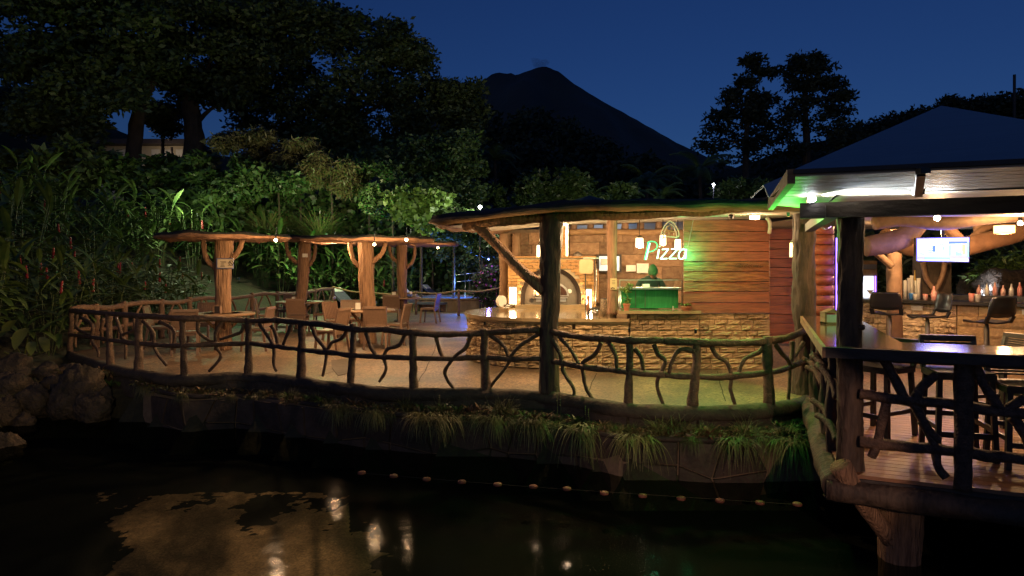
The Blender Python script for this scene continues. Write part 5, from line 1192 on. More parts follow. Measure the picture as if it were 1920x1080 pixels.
# bar lamps
def bulb(px, py, Y, lab, W, e='bulb_warm', col=WARM):
    p = P(px,py,Y); t = thing('ceiling_bulb', p, lab, 'lamp', 0, 'bulbs of the bar ceiling'); mb = MB(); mb.lathe([(.004,-.035),(.03,-.025),(.035,0),(.02,.025),(.006,.03)], p, 12); mb.build('bulb', E[e], t, True)
    mb = MB(); mb.lathe([(.025,.03),(.025,.08)], p, 10); mb.build('socket', M['black'], t); lamp('bulb_light', p-Vector((0,0,.07)), W, col, .04, t)
bulb(1757,408,7.6,'small bright bulb hanging just under the tie beam above the television',105)
bulb(1913,418,9.5,'warm bulb at the right edge under the bar ceiling',80)
p = P(1883,430,10.8); t = thing('box_lantern', p, 'glowing orange box shaped lantern right of the television', 'lamp'); mb = MB(); mb.box(p,(.20,.2,.12)); mb.build('shade', E['shade_orange'], t); mb = MB(); mb.box(p+Vector((0,0,.067)),(.22,.22,.012)); mb.build('frame', M['log'], t); mb = MB(); mb.box(p-Vector((0,0,.067)),(.22,.22,.012)); mb.build('frame', M['log'], t); lamp('lantern_light', p-Vector((0,0,.15)), 110, (1,.48,.2), .06, t)
bulb(1700,420,12.0,'bulb tucked among the thick ceiling logs, left of the television',190)
# curved plank drum
dr = thing('plank_drum', (P(1547,500,10.6).x,10.6,0), 'curved stack of bent planks with a violet light strip, between the two bark posts', 'plank drum')
cx_ = P(1547,500,10.6).x; zz = 0
while zz < 2.2:
    mb = MB(); pr = []; n = 18
    for (r_, z_) in ((.188,zz+.004),(.196,zz+.15)): pr.append([(cx_+r_*1.02*math.cos(a), 10.75+r_*math.sin(a), z_) for a in np.linspace(PI, 2*PI, n)])
    ins = [[(cx_+.15*math.cos(a), 10.75+.15*math.sin(a), z_) for a in np.linspace(PI, 2*PI, n)] for z_ in (zz+.004, zz+.15)]
    vs = pr[0]+pr[1]+ins[0]+ins[1]; fs = []
    for i in range(n-1): fs += [(i,i+1,n+i+1,n+i),(n+i,n+i+1,3*n+i+1,3*n+i),(2*n+i+1,2*n+i,i,i+1)[::-1]]
    mb.add(vs, fs); mb.build('plank', M['plank'], dr, True); zz += .157
mb = MB(); mb.tube([(cx_+.215,10.68,1.0),(cx_+.215,10.68,2.15)], .010, 6, 1); mb.build('light_strip', E['purple_led'], dr); lamp('strip_light', (cx_+.27,10.4,1.6), 4, (.35,.14,1), .1, dr)
t = thing('ceiling_projector', P(1541,416,9.9), 'dark speaker box and fittings crammed above the plank drum', 'speaker'); q = P(1545,416,9.9); mb = MB(); mb.box(q,(.24,.2,.15)); mb.build('box', M['black'], t); mb = MB(); mb.tube([q+Vector((-.12,-.1,-.06)), q+Vector((-.05,-.15,-.11)), q+Vector((.05,-.1,-.07))], .015, 6, 3); mb.build('fitting', M['steel'], t)

# black pedestal stools
def bar_stool(loc, rz, lab, first=[None]):
    if first[0] is None:
        t = thing('bar_stool', (0,0,0), lab, 'bar stool', 0, 'black pedestal stools at the stone bar'); first[0] = t; n = 9
        def shell(prof, wf, th, nm):
            vs = []; fs = []
            for k_, (y, z) in enumerate(prof):
                w_ = wf[k_]
                for i in range(n):
                    a = (i/(n-1)-.5)*2; vs.append((a*w_/2, y-.05*(1-a*a)*(1 if z > .95 else 0)+.0, z+.03*a*a*(1 if z < .95 else 0)))
            m_ = len(prof); base = len(vs); vs += [(x, y+th[0], z+th[1]) for x, y, z in vs]
            for k_ in range(m_-1):
                for i in range(n-1): fs += [(k_*n+i,k_*n+i+1,(k_+1)*n+i+1,(k_+1)*n+i),(base+k_*n+i,base+(k_+1)*n+i,base+(k_+1)*n+i+1,base+k_*n+i+1)]
            bd_ = [(k_*n,(k_+1)*n) for k_ in range(m_-1)]+[((k_+1)*n+n-1,k_*n+n-1) for k_ in range(m_-1)]+[(i+1,i) for i in range(n-1)]+[((m_-1)*n+i,(m_-1)*n+i+1) for i in range(n-1)]
            fs += [(a,b,base+b,base+a) for a, b in bd_]; mb = MB(); mb.add(vs, fs); mb.build(nm, M['black'], t, True, local=True)
        shell([(.25,.845),(.2,.86),(.0,.85),(-.2,.86)], [.36,.44,.48,.46], (0,-.022), 'seat')
        shell([(-.215,.93),(-.235,1.0),(-.25,1.12),(-.27,1.22),(-.285,1.25)], [.50,.52,.50,.46,.40], (-.02,.004), 'backrest')
        for s_ in (-1,1): mb = MB(); mb.bar((s_*.225,-.18,.855),(s_*.235,-.235,.96),.07,.025,(0,1,0)); mb.build('back_bracket', M['black'], t, local=True)
        mb = MB(); mb.lathe([(.22,0),(.22,.02),(.05,.04),(.036,.06),(.036,.76),(.028,.77),(.028,.83)], (0,0,0), 18); mb.build('pedestal', M['steel_dull'], t, True, local=True)
    else: t = copy_tree(first[0])
    t.location = loc; t.rotation_euler = (0,0,math.radians(rz)); t['label'] = lab
bar_stool(((1668-960)/F*12.2,12.2,0), -42, 'leftmost black pedestal stool, beside the front bark post'); bar_stool(((1739-960)/F*11.5,11.5,0), 84, 'middle black pedestal stool, turned sideways under the television'); bar_stool(((1850-960)/F*10.4,10.4,0), 14, 'rightmost and nearest black pedestal stool, its back to the viewer')

# tall wicker chairs at the counter
def tall_chair(loc, rz, lab, first=[None]):
    if first[0] is None:
        c = M['chair_dark']; t = thing('tall_wicker_chair', (0,0,0), lab, 'bar chair', 0, 'tall dark wicker chairs at the counter'); first[0] = t
        mb = MB(); mb.box((0,0,.66),(.46,.44,.05)); 
        for k_ in range(14): mb.box((0,-.205+k_*.0316,.69),(.45,.018,.014))
        mb.build('seat', c, t, local=True)
        mb = MB()
        for k_ in range(8): mb.bar((-.2,-.22-.004*k_,.74+.025*k_),(.2,-.22-.004*k_,.74+.025*k_),.016,.018)
        for s_ in (-1,1): mb.bar((s_*.215,-.2,.68),(s_*.215,-.265,.93),.04,.04,(0,1,0))
        mb.bar((-.23,-.265,.93),(.23,-.265,.93),.05,.05); mb.build('backrest', c, t, local=True)
        for s_ in (-1,1):
            for y0 in (-1,1): mb = MB(); mb.bar((s_*.2,y0*.19,.64),(s_*.225,y0*.225,0),.042,.042,(0,1,0)); mb.build('leg', c, t, local=True)
        mb = MB(); mb.bar((-.215,.21,.2),(.215,.21,.2),.03,.045); mb.bar((-.215,-.21,.3),(.215,-.21,.3),.03,.04); mb.bar((-.215,-.2,.25),(-.215,.2,.25),.03,.04); mb.bar((.215,-.2,.25),(.215,.2,.25),.03,.04); mb.build('stretcher', c, t, local=True)
    else: t = copy_tree(first[0])
    t.location = loc; t.rotation_euler = (0,0,math.radians(rz)); t['label'] = lab; return t
def K(px, Y): return ((px-960)/F*Y, Y, .008)
tall_chair(K(1650,6.95), 118, 'tall wicker chair turned sideways just right of the front post'); tall_chair(K(1795,6.15), 165, 'tall wicker chair facing the counter, its back top rising above it').scale = (1,1,1.1); tall_chair(K(1925,5.85), 165, 'tall wicker chair cut by the right edge of the picture'); tall_chair(K(1880,7.4), 100, 'tall wicker chair set farther back on the deck')
# rocks and plants behind the bar
def boulder(p, s, lab, seed, grp=None, m='boulder', name='boulder'):
    mb = MB(); n1, n2 = 14, 20; vs = []
    for j in range(n1+1):
        ph = PI*j/n1
        for i in range(n2):
            th = 2*PI*i/n2; d = Vector((math.sin(ph)*math.cos(th), math.sin(ph)*math.sin(th), math.cos(ph)))
            k_ = 1+.40*noise.noise(d*1.3+Vector((seed*3.1,0,0)))+.30*noise.noise(d*3.2+Vector((seed,5,0)))+.14*noise.noise(d*8+Vector((seed,1,0))); vs.append((p[0]+d.x*s[0]*k_, p[1]+d.y*s[1]*k_, p[2]+d.z*s[2]*k_))
    mb.add(vs, [(j*n2+i,(j+1)*n2+i,(j+1)*n2+(i+1)%n2,j*n2+(i+1)%n2) for j in range(n1) for i in range(n2)])
    o = mb.build(name, M[m], None, True); tag(o, lab, 'rock', grp); return o
boulder(P(1890,545,16), (.75,.5,.55), 'big grey boulder at the right edge behind the bar', 3); boulder(P(1845,535,17), (.55,.4,.4), 'pale lit rock under the ferns behind the bar', 5)
t = thing('fern_bush', P(1870,500,16.5), 'feathery yellow green bush lit behind the bar at right', 'bush')
add_cloud('foliage', leaf_cloud([P(1850,505,16.6),P(1885,490,16.5),P(1905,515,16.5),P(1835,520,16.4),P(1905,480,17)], [(.35,.3,.16),(.4,.3,.2),(.35,.3,.25),(.25,.3,.12),(.3,.3,.2)], 900, .17, 5, .28, .5), M['leaf_bright'], t)
mb = MB(); mb.tube([P(1880,560,16.5),P(1882,520,16.5),P(1885,490,16.5)], .03, 6, 3); mb.build('stem', M['bark_tree'], t)
t = thing('white_garden_light', P(1838,548,15.8), 'small bright ground light among the rocks behind the bar', 'lamp'); q = P(1838,546,15.8); mb = MB(); mb.lathe([(.03,-.03),(.035,0),(.01,.03)], q, 10); mb.build('lens', E['bulb_white'], t); mb = MB(); mb.lathe([(.04,-.06),(.04,-.03)], q, 10); mb.build('housing', M['black'], t); lamp('garden_glow', q+Vector((.05,-.1,.12)), 24, (.8,.85,1), .05, t)
t = thing('dark_hedge', (12,20,0), 'dark leafy mass closing the night behind the bar', 'hedge'); add_cloud('foliage', leaf_cloud([(9.5+i*1.2,20.5,1.5) for i in range(9)], [(1.3,1,1.8)]*9, 9000, .3, 6), M['leaf_tree'], t)
mb = MB(); mb.tube([(12,20.5,-.1),(12,20.5,2)], .1, 6, 2); mb.build('stem', M['bark_tree'], t)
# ------------------------------------------------------------------ ginger plants on the left bank
def leaf_mesh(L, w, bend, m, n=6):
    vs, fs = leaf_strip((0,0,0), (0,1,0), L, w, bend, n); me = bpy.data.meshes.new('leaf'); me.from_pydata([tuple(v) for v in vs], [], fs); me.materials.append(M[m]); me.update(); return me
GL = [leaf_mesh(.66,.125,.9,'leaf_ginger'), leaf_mesh(.56,.115,1.3,'leaf_ginger'), leaf_mesh(.74,.13,.7,'leaf_ginger')]
def ginger(seed, parted, flower, h=1.5, ns=6):
    rg = random.Random(seed); t = thing('ginger_plant', (0,0,0), '', 'plant', 0, 'ginger plants'); st = MB(); jo = MB(); fl_ = []
    for s_ in range(ns):
        a = 2*PI*s_/ns+rg.uniform(-.4,.4); r_ = rg.uniform(.25,.55); hh = h*rg.uniform(.65,1.1); b = Vector((math.cos(a)*.12, math.sin(a)*.12, 0)); tip = Vector((math.cos(a)*r_, math.sin(a)*r_, hh))
        st.tube([b, b.lerp(tip,.5)+Vector((0,0,.12)), tip], [.014,.012,.006], 5, 4)
        nl = 7
        for k_ in range(nl):
            q = .32+.68*k_/(nl-1); pos = b.lerp(tip,q)+Vector((0,0,.24*q*(1-q)*2)); az = a+(PI/2 if k_ % 2 else -PI/2)+rg.uniform(-.5,.5)+(.0); tilt = rg.uniform(.0,.55) if k_ < nl-1 else 1.0; sc = rg.uniform(.75,1.15); me = rg.choice(GL)
            mt = Matrix.Translation(pos) @ Matrix.Rotation(az-PI/2, 4, 'Z') @ Matrix.Rotation(tilt, 4, 'X') @ Matrix.Diagonal((sc,sc,sc,1))
            if parted:
                o = bpy.data.objects.new('leaf', me); COL.objects.link(o); o.matrix_local = mt; adopt(o, t)
            else: jo.add([mt @ v.co for v in me.vertices], [tuple(p.vertices) for p in me.polygons])
        if flower and s_ in flower: fl_.append(tip)
    st.build('stems', M['leaf_tree'], t, local=True)
    if not parted: jo.build('leaves', M['leaf_ginger'], t, local=True)
    for tip in fl_:
        mb = MB(); n = 9
        for k_ in range(n): mb.lathe([(.012,0),(.036-.002*k_,.02),(.014,.05)], tip+Vector((.004*(-1)**k_,.0,.0+.028*k_)), 7)
        mb.build('flower_spike', M['red'], t, local=True)
    return t
protoA = [ginger(1, True, (1,)), ginger(2, True, ()), ginger(3, True, (0,4))]
protoB = [ginger(4, False, (), 1.7, 8), ginger(5, False, (2,), 1.7, 8)]
used = set(); rg = random.Random(20)
def place(lst, i, loc, sc, label, group):
    src = lst[i]
    if id(src) in used: o = copy_tree(src)
    else: used.add(id(src)); o = src
    o.location = loc; o.scale = (sc,)*3; o.rotation_euler = (rg.uniform(-.08,.08), rg.uniform(-.08,.08), rg.uniform(0,6.28)); o['label'] = label; o['group'] = group; return o
LA = ['leafy ginger plant with one red flower spike on the bank left of the railing','leafy ginger plant without flowers on the bank left of the railing','leafy ginger plant with two red flower spikes on the bank left of the railing']
spots = []
for i in range(26):
    Y = 12.3+ (i % 9)*1.05 + rg.uniform(-.3,.3); row = i//9; x = -9.35-.02*(Y-12)-row*.95+rg.uniform(-.2,.2) + (.0 if Y > 13.3 else -.35); x = max(x, -(1000/F)*Y); spots.append((x,Y))
for k_, (x, Y) in enumerate(spots): place(protoA, k_ % 3, (x, Y, gh(x,Y)-.05), rg.uniform(.85,1.2), LA[k_ % 3], ['ginger plants with one flower','ginger plants without flowers','ginger plants with two flowers'][k_ % 3])
for k_ in range(46):
    if k_ < 26: Y = rg.uniform(16,27); x = -10.9-.1*(Y-14)-rg.random()*6.5+rg.uniform(-.4,.4); x = max(x, -.80*Y)
    else: Y = rg.uniform(27.5,30.5); x = -13.5+(k_-26)*.47
    place(protoB, k_ % 2, (x, Y, gh(x,Y)-.05), rg.uniform(1.0,1.4), ['large dense ginger clump without flowers in the dark bank behind the railing','large ginger clump with a red spike in the dark bank behind the railing'][k_ % 2], ['large dense ginger clumps','large ginger clumps with a spike'][k_ % 2])
# broad yellow green leaves by the rocks
t = thing('broad_leaf_plant', G(70,690), 'plant with broad yellow green leaves above the rocks at the left edge', 'plant')
for k_, (x, y, dx, dy, L, w, Yq) in enumerate(((20,618,.02,.55,.52,.22,11.9),(50,615,.3,.5,.60,.21,12.0),(78,632,.7,.4,.46,.16,11.9),(4,650,-.1,.6,.36,.18,11.7),(30,600,.2,.2,.44,.18,12.3),(60,640,.5,.3,.4,.15,11.8))):
    p = P(x, y, Yq); mb = MB(); v_, f_ = leaf_strip(p, (dx-.15, -.55, -.05), L, w, 1.25, 8, .12); mb.add(v_, f_); mb.build('leaf', M['leaf_yellow'], t, True)
mb = MB()
for x, y in ((20,632),(52,634),(70,648),(8,660),(92,655)): mb.tube([P(x,y,12.2), P(45,675,12.3)], .012, 5, 2)
mb.build('stalks', M['leaf_yellow'], t)
# shore rocks
rg = random.Random(9)
for i, (x, y, Y, sx, sz, lab) in enumerate(((30,690,11.75,.34,.26,'rounded rock at the left edge under the yellow green leaves'),(88,690,11.8,.22,.16,'small rock right of the yellow green leaves'),(25,725,11.3,.36,.30,'large rock of the left shore, second row down'),(62,745,11.1,.24,.26,'dark cleft rock of the left shore above the water'),
        (5,775,10.8,.30,.30,'rock at the left edge just above the water'),(45,788,10.75,.18,.18,'low rock touching the water at the left shore'),(10,832,9.5,.24,.20,'isolated brown rock by itself lower on the left edge'),(-30,850,9.3,.3,.25,'rock mostly outside the left edge'),
        (130,686,11.95,.22,.10,'flat stone at the foot of the corner post'),(172,694,11.75,.20,.08,'flat stone between corner post and second post'),(100,712,11.5,.2,.14,'rock beside the first grass tuft on the left shore'))):
    if x < -20: continue
    boulder(P(x, y+8, Y), (sx, sx*.8, sz), lab, i+11)
for i in range(14):
    y = 8.8-i*.9; x = -7.3-.0*i-max(0,i-1)*.32; boulder((x-.3, y, -.65), (.45,.5,.35), 'mossy shore rock along the left bank toward the viewer', i+40, 'near shore rocks') if (x*F/y if y > .5 else -9999) < -980 else None
# ------------------------------------------------------------------ planter plants
def blades(n, L, seed, spread=1.0, hang=0.0, w=.006):
    r_ = np.random.default_rng(seed); V = []
    for i in range(n):
        a = r_.uniform(0, 2*PI) if not hang else r_.normal(-PI/2, .8); tl = r_.uniform(.25,1.0)*spread; l_ = L*r_.uniform(.5,1.15)
        p = Vector((r_.normal()*.06, r_.normal()*.04, 0)); d = Vector((math.cos(a)*tl, math.sin(a)*tl, 1.0-.35*hang)).normalized(); side = d.cross(Vector((0,0,1))); 
        side = side.normalized() if side.length > .01 else Vector((1,0,0)); ns = 5; cur = p; prev = None
        for k_ in range(ns+1):
            ww = w*(1-k_/ns)+.0008; A, B = cur-side*ww, cur+side*ww
            if prev: V += [prev[0], prev[1], B, A]
            prev = (A, B); d = (d+Vector((0,0,-.22-.34*hang))).normalized(); cur = cur+d*l_/ns
    return np.array([tuple(v) for v in V])
GT = [quads_mesh('grass_blades', blades(170,.34,s_,1.0,0,.0045), 4, M['grass']) for s_ in (1,2)] + [quads_mesh('hanging_blades', blades(110,.36,s_,1.1,1.0,.0036), 4, M['grass']) for s_ in (3,4,5)]
rg = random.Random(33)
def lp_at(px):
    best = min(range(len(LP)-1), key=lambda i: abs((LP[i].x+LP[i+1].x)/2/((LP[i].y+LP[i+1].y)/2)*F+960-px))
    for i in range(len(LP)-1):
        a = LP[i].x/LP[i].y*F+960; b = LP[i+1].x/LP[i+1].y*F+960
        if a <= px <= b: return LP[i].lerp(LP[i+1], (px-a)/(b-a))
    return LP[best]
for k_, px in enumerate(list(range(135,640,30)) + list(range(650,1560,26))):
    px += rg.uniform(-9,9); p = lp_at(px); hang = rg.random() < (.45 if px < 640 else .62) ; me = rg.choice(GT[2:] if hang else GT[:2]); sc = rg.uniform(.35,1.0)*(1.0 if px > 640 else .8)
    o = inst('trailing_grass' if hang else 'grass_tuft', me, None, (p.x, p.y+(.02 if hang else .12), p.z-.0), (0,0,rg.uniform(-.5,.5)), (sc,)*3)
    tag(o, 'tuft of grass trailing over the lip of the pool wall' if hang else 'short grass tuft growing in the planter under the railing', 'grass tuft', 'trailing grass tufts' if hang else 'short grass tufts')
for k_, (px, py, sc, m_) in enumerate(((700,790,.8,3),(800,815,1.05,4),(830,840,1.0,2),(1000,800,1.0,3),(1090,815,1.25,2),(640,745,.9,4),(1475,850,1.1,3),(1190,800,1.1,4),(930,800,1.0,2),(1380,835,1.0,4))):
    p = lp_at(px); o = inst('trailing_grass', GT[m_], None, (p.x, p.y-.02, p.z), (0,0,rg.uniform(-.4,.4)), (sc*1.35,)*3); tag(o, 'tuft of grass trailing over the lip of the pool wall', 'grass tuft', 'trailing grass tufts')
def rosette(m, seed, n=11, L=.17, w=.026):
    r_ = random.Random(seed); mb = MB()
    for k_ in range(n):
        a = k_*2.4; v_, f_ = leaf_strip((0,0,.01), (math.cos(a), math.sin(a), r_.uniform(.4,1.6)), L*r_.uniform(.7,1.2), w, .7, 4); mb.add(v_, f_)
    me = bpy.data.meshes.new('rosette'); me.from_pydata([tuple(v) for v in mb.v], [], mb.f); me.materials.append(M[m]); return me
RS = [rosette('pinkleaf',1), rosette('leaf_shrub',2), rosette('leaf_bright',3,9,.15,.03)]
for k_, px in enumerate([150,172,190,205,225,250,285,330,380,430,470,505,540,575,600,630,665,690,740,790,812,835,858,880,900,922,945,965,985,1003,1025,1080,1130,1200,1245,1290,1330,1400,1460,1500]):
    p = lp_at(max(px,262)) if px > 262 else P(px, 700, 11.6); Yf = YF(px); y_ = p.y+(Yf-.13-p.y)*rg.uniform(.15,.75) if px > 262 else p.y+rg.uniform(-.1,.1); x_ = (px-960)/F*y_; i = 0 if rg.random() < .55 else rg.choice((1,2))
    o = inst(['red_rosette','green_rosette','pale_rosette'][i], RS[i], None, (x_, y_, (p.z+.0) if px > 262 else gh(x_,y_)+.02), (0,0,rg.uniform(0,6)), (rg.uniform(.8,1.4),)*3)
    tag(o, ['small reddish rosette plant in the planter strip under the railing','small dark green rosette plant in the planter strip under the railing','small bright green rosette plant in the planter strip under the railing'][i], 'plant', ['red rosettes','green rosettes','pale rosettes'][i])
for k_, (px, h_) in enumerate(((1046,.45),(1052,.36),(1100,.25),(1106,.22),(822,.25),(954,.22))):
    p = lp_at(px); mb = MB(); b = Vector((p.x, p.y+.1, p.z)); mb.tube([b, b+Vector((.01,0,h_*.5)), b+Vector((-.005,0,h_))], .004, 5, 3)
    for j in range(5): mb.lathe([(.003,-.008),(.011,0),(.003,.008)], b+Vector((0,0,h_*(.6+.1*j))), 6)
    o = mb.build('seed_stalk', M['grass'], None); tag(o, ['tallest seed stalk just right of the main post','slightly shorter stalk beside the tallest one','thin seed stalk right of the main post, left of its pair','thin seed stalk right of the main post, right of its pair','thin stalk in the planter between fifth and sixth bay','thin stalk in the planter just left of the main post'][k_], 'stalk')
C_, R_ = [], []
for px in range(110, 1550, 12):
    p = lp_at(px) if px > 262 else P(px, 698, 11.6); Yf = YF(px)-.12 if px > 262 else p.y+.3; y_ = p.y+(Yf-p.y)*rg.random(); C_.append(((px-960)/F*y_, y_, (p.z if px > 262 else -.1)+.0)); R_.append((.14,.12,.045))
gc = add_cloud('ground_cover', leaf_cloud(C_, R_, 9000, .055, 61, .35), M['leaf_bamboo'], None); tag(gc, kind='stuff')
gc = add_cloud('leaf_litter', leaf_cloud(C_, R_, 3500, .07, 62, .4), M['pinkleaf'], None); tag(gc, kind='stuff')
# green light in the grass by the deck
t = thing('green_ground_light', P(1512,818,7.95), 'small green spotlight hidden in the grass beside the deck', 'lamp'); q = P(1506,806,8.05); mb = MB(); mb.lathe([(.02,-.05),(.02,0),(.025,.005)], q, 8); mb.build('housing', M['black'], t); lamp('green_glow', q+Vector((.1,-.15,.08)), 3.2, (.05,1,.22), .03, t)
# pool lane floats
for k_, (px, py) in enumerate(((678,887),(738,893),(800,899),(866,904),(933,909),(1000,913),(1063,917),(1133,925),(1205,930),(1277,935),(1350,939),(1425,943),(1495,946))):
    p = G(px, py, WATER_Z+.01); mb = MB(); mb.lathe([(.02,-.02),(.048,-.008),(.048,.014),(.02,.024)], p, 12); o = mb.build('lane_float', M['red_float'], None, True); tag(o, 'small red disc float in the line across the dark pool', 'float', 'line of red floats')
mb = MB(); mb.tube([G(678,887,WATER_Z-.0), G(1000,913,WATER_Z), G(1495,946,WATER_Z)], .003, 5, 4); o = mb.build('float_line', M['kerb'], None); tag(o, 'thin cord joining the red floats on the pool', 'cord')
o = boulder(P(1565,930,7.2)+Vector((0,0,.0)), (.09,.08,.07), 'small brown stone in the water beside the deck brace', 77)

# ------------------------------------------------------------------ volcano, hills, smoke
def ridge(name, pts, Y, depth, m, seed, rough=.0, kind='structure', nx=160, ny=24):
    xs_ = [(p[0]-960)/F*Y for p in pts]; zs_ = [H-(p[1]-HZ)/F*Y for p in pts]; mb = MB(); vs = []
    for j in range(ny+1):
        q = j/ny; 
        for i in range(nx+1):
            x = xs_[0]+(xs_[-1]-xs_[0])*i/nx; z = interp(x, xs_, zs_); f = max(0, 1-q**.9)
            g_ = noise.noise(Vector((x/Y*18, q*2.0, seed)))*rough*min(1, q*5)
            vs.append((x, Y-q*depth, z*f*(1+g_) - 2*q + noise.noise(Vector((x/Y*60, seed, q*9)))*Y*.0018))
    fs = [(j*(nx+1)+i, (j+1)*(nx+1)+i, (j+1)*(nx+1)+i+1, j*(nx+1)+i+1) for j in range(ny) for i in range(nx)]
    b = len(vs); vs += [(xs_[0]+(xs_[-1]-xs_[0])*i/nx, Y+depth, -5) for i in range(nx+1)]
    fs += [(i, i+1, b+i+1, b+i) for i in range(nx)]
    mb.add(vs, fs); o = mb.build(name, M[m], None, True); tag(o, kind=kind); return o
ridge('volcano', [(420,420),(600,335),(760,240),(860,180),(885,165),(905,150),(922,140),(937,136),(950,138),(957,136),(968,142),(985,134),(1000,129),(1015,125),(1022,124),(1040,132),(1046,133),(1060,145),(1100,172),(1140,196),(1190,222),(1230,246),(1270,268),(1300,282),(1400,330),(1600,400)], 3000, 1500, 'volcano', 3, .25)
sm_ = bpy.data.materials.new('plume'); sm_.use_nodes = True; nt = sm_.node_tree; nt.nodes.clear(); o1 = nt.nodes.new('ShaderNodeOutputMaterial'); pvn = nt.nodes.new('ShaderNodeVolumePrincipled'); pvn.inputs['Density'].default_value = .012; pvn.inputs['Color'].default_value = (.35,.36,.38,1); pvn.inputs['Anisotropy'].default_value = 0; nt.links.new(pvn.outputs[0], o1.inputs['Volume'])
mb = MB()
for px, py, r_ in ((1012,121,22),(1006,115,16),(1020,117,17),(1000,111,9)):
    q = P(px,py,3000); n1 = 10
    vs = [(q.x+math.sin(PI*j/n1)*math.cos(2*PI*i/14)*r_*1.5, q.y+math.sin(PI*j/n1)*math.sin(2*PI*i/14)*r_, q.z+math.cos(PI*j/n1)*r_*.8) for j in range(n1+1) for i in range(14)]
    mb.add(vs, [(j*14+i,(j+1)*14+i,(j+1)*14+(i+1)%14,j*14+(i+1)%14) for j in range(n1) for i in range(14)])
o = mb.build('summit_smoke', sm_, None, True); tag(o, kind='stuff')
ridge('left_hill', [(-900,120),(-300,130),(-100,150),(0,166),(40,166),(90,178),(160,215),(260,262),(400,290),(640,320)], 120, 60, 'ground', 5, .1)
ridge('right_hill', [(1240,370),(1330,330),(1450,290),(1560,258),(1620,240),(1700,226),(1760,205),(1850,192),(1920,188),(2300,150),(2700,160)], 150, 60, 'ground', 6, .1)
def forest(name, ells, per, rr, n, size, seed, m='leaf_far'):
    C, R = subclusters(ells, per, rr, seed); o = add_cloud(name, leaf_cloud(C, R, n, size, seed, .6), M[m], None); tag(o, kind='stuff'); return o
forest('distant_forest', [(930,270,80,55,105),(1000,260,90,50,110),(1090,292,80,34,105),(1180,328,80,24,105),(1280,350,70,16,105),(960,330,120,60,90),(1080,340,120,60,90),(1200,362,110,30,90),(1300,368,80,22,90)], 40, 1.7, 34000, .75, 3)
forest('hill_forest', [(1560,285,90,35,120),(1640,255,60,22,120),(1700,232,50,14,120),(1745,222,40,10,120),(1850,205,60,16,120),(1900,200,50,22,120),(1950,190,60,25,120),(1420,330,110,35,100),(1520,330,90,35,100),(30,190,90,22,100),(120,215,60,30,100)], 26, 1.6, 24000, .7, 4)

# ------------------------------------------------------------------ trees
def gz(px, Y): x = (px-960)/F*Y; return Vector((x, Y, gh(x, Y)-.2))
tree('broadleaf_tree', 'huge dark tree at far left with a pale forked trunk, filling the corner', [(40,45,90,80,36),(150,60,90,75,36),(235,50,80,65,36),(90,120,95,35,36),(190,130,60,45,36),(40,110,55,35,36),(280,110,50,45,37),(215,175,60,30,36),(110,190,70,30,36),(50,215,70,35,36),(140,235,50,30,36),(60,5,110,25,36),(210,0,90,25,36)], 34, .62, 34000, .34,
     [(250,300,37,.42),(258,220,37,.36),(272,180,37,.25),(290,150,37,.18)], gz(250,37), seed=11, limbs=[[(258,215,37,.22),(248,180,37,.17),(230,140,37,.12)],[(262,200,37,.2),(280,160,37.5,.15),(310,120,38,.1)],[(160,225,36,.08),(170,205,36,.07),(178,190,36,.05)]])
tree('broadleaf_tree', 'tall dark tree with the thickest buttressed trunk, second from the left', [(370,50,75,50,39),(330,110,45,55,39),(400,110,60,55,39),(440,60,60,55,39),(360,165,45,25,39),(430,170,40,30,39),(460,120,45,45,39),(300,20,60,30,39),(400,8,100,18,39),(300,215,14,12,40)], 30, .62, 22000, .32,
     [(365,300,39,.62),(362,240,39,.5),(355,190,39,.42),(350,150,39,.25)], gz(366,39), seed=12, limbs=[[(370,230,39,.16),(395,205,39,.11),(440,182,39,.07)],[(358,200,39,.22),(340,160,39,.15),(335,120,39,.1)],[(362,195,39,.2),(380,160,39,.14),(395,110,39,.1)]])
tree('small_tree', 'slim small tree against the patch of blue sky between the two big trunks', [(300,222,30,18,46),(315,240,24,16,46),(290,205,30,14,46),(330,205,20,16,46)], 14, .4, 3600, .26, [(305,290,46,.1),(306,250,46,.08),(308,220,46,.05)], gz(305,46), seed=14)
tree('broadleaf_tree', 'broad rounded tree in the middle, its lumpy crown against the sky left of the volcano', [(545,60,60,50,42),(600,45,60,35,42),(665,70,60,42,42),(730,75,40,35,42),(770,100,34,26,42),(500,25,60,40,42),(460,50,40,50,42),(540,30,40,30,42),(450,110,50,60,42),(620,130,110,60,42),(740,150,70,50,42),(800,195,60,42,42),(860,178,44,26,42),(870,215,36,30,42),(680,215,130,60,42),(510,140,60,70,42),(500,210,60,45,42),(800,255,90,40,42),(580,230,90,45,42),(640,200,60,60,42),(640,275,60,35,41),(590,270,50,30,41)], 50, .62, 66000, .31,
     [(640,330,42,.4),(650,280,42,.34),(660,220,42,.25),(665,150,42,.16)], gz(640,42), seed=13, limbs=[[(650,285,42,.16),(700,270,42,.12),(760,262,41.5,.08),(820,268,41,.05)],[(655,270,42,.16),(600,250,42,.12),(550,235,42,.07)],[(660,230,42,.16),(720,190,42,.1),(760,150,42,.07)]])
tree('broadleaf_tree', 'lower olive green tree right of the middle tree, above the white garden lamp', [(840,290,60,40,36),(870,330,45,40,36),(800,310,60,45,36),(745,300,55,40,36),(850,370,45,30,35),(790,350,60,30,35)], 34, .55, 16000, .24, [(820,400,36,.2),(826,340,36,.15),(830,300,36,.1)], gz(820,36), seed=15, m='leaf_shrub')
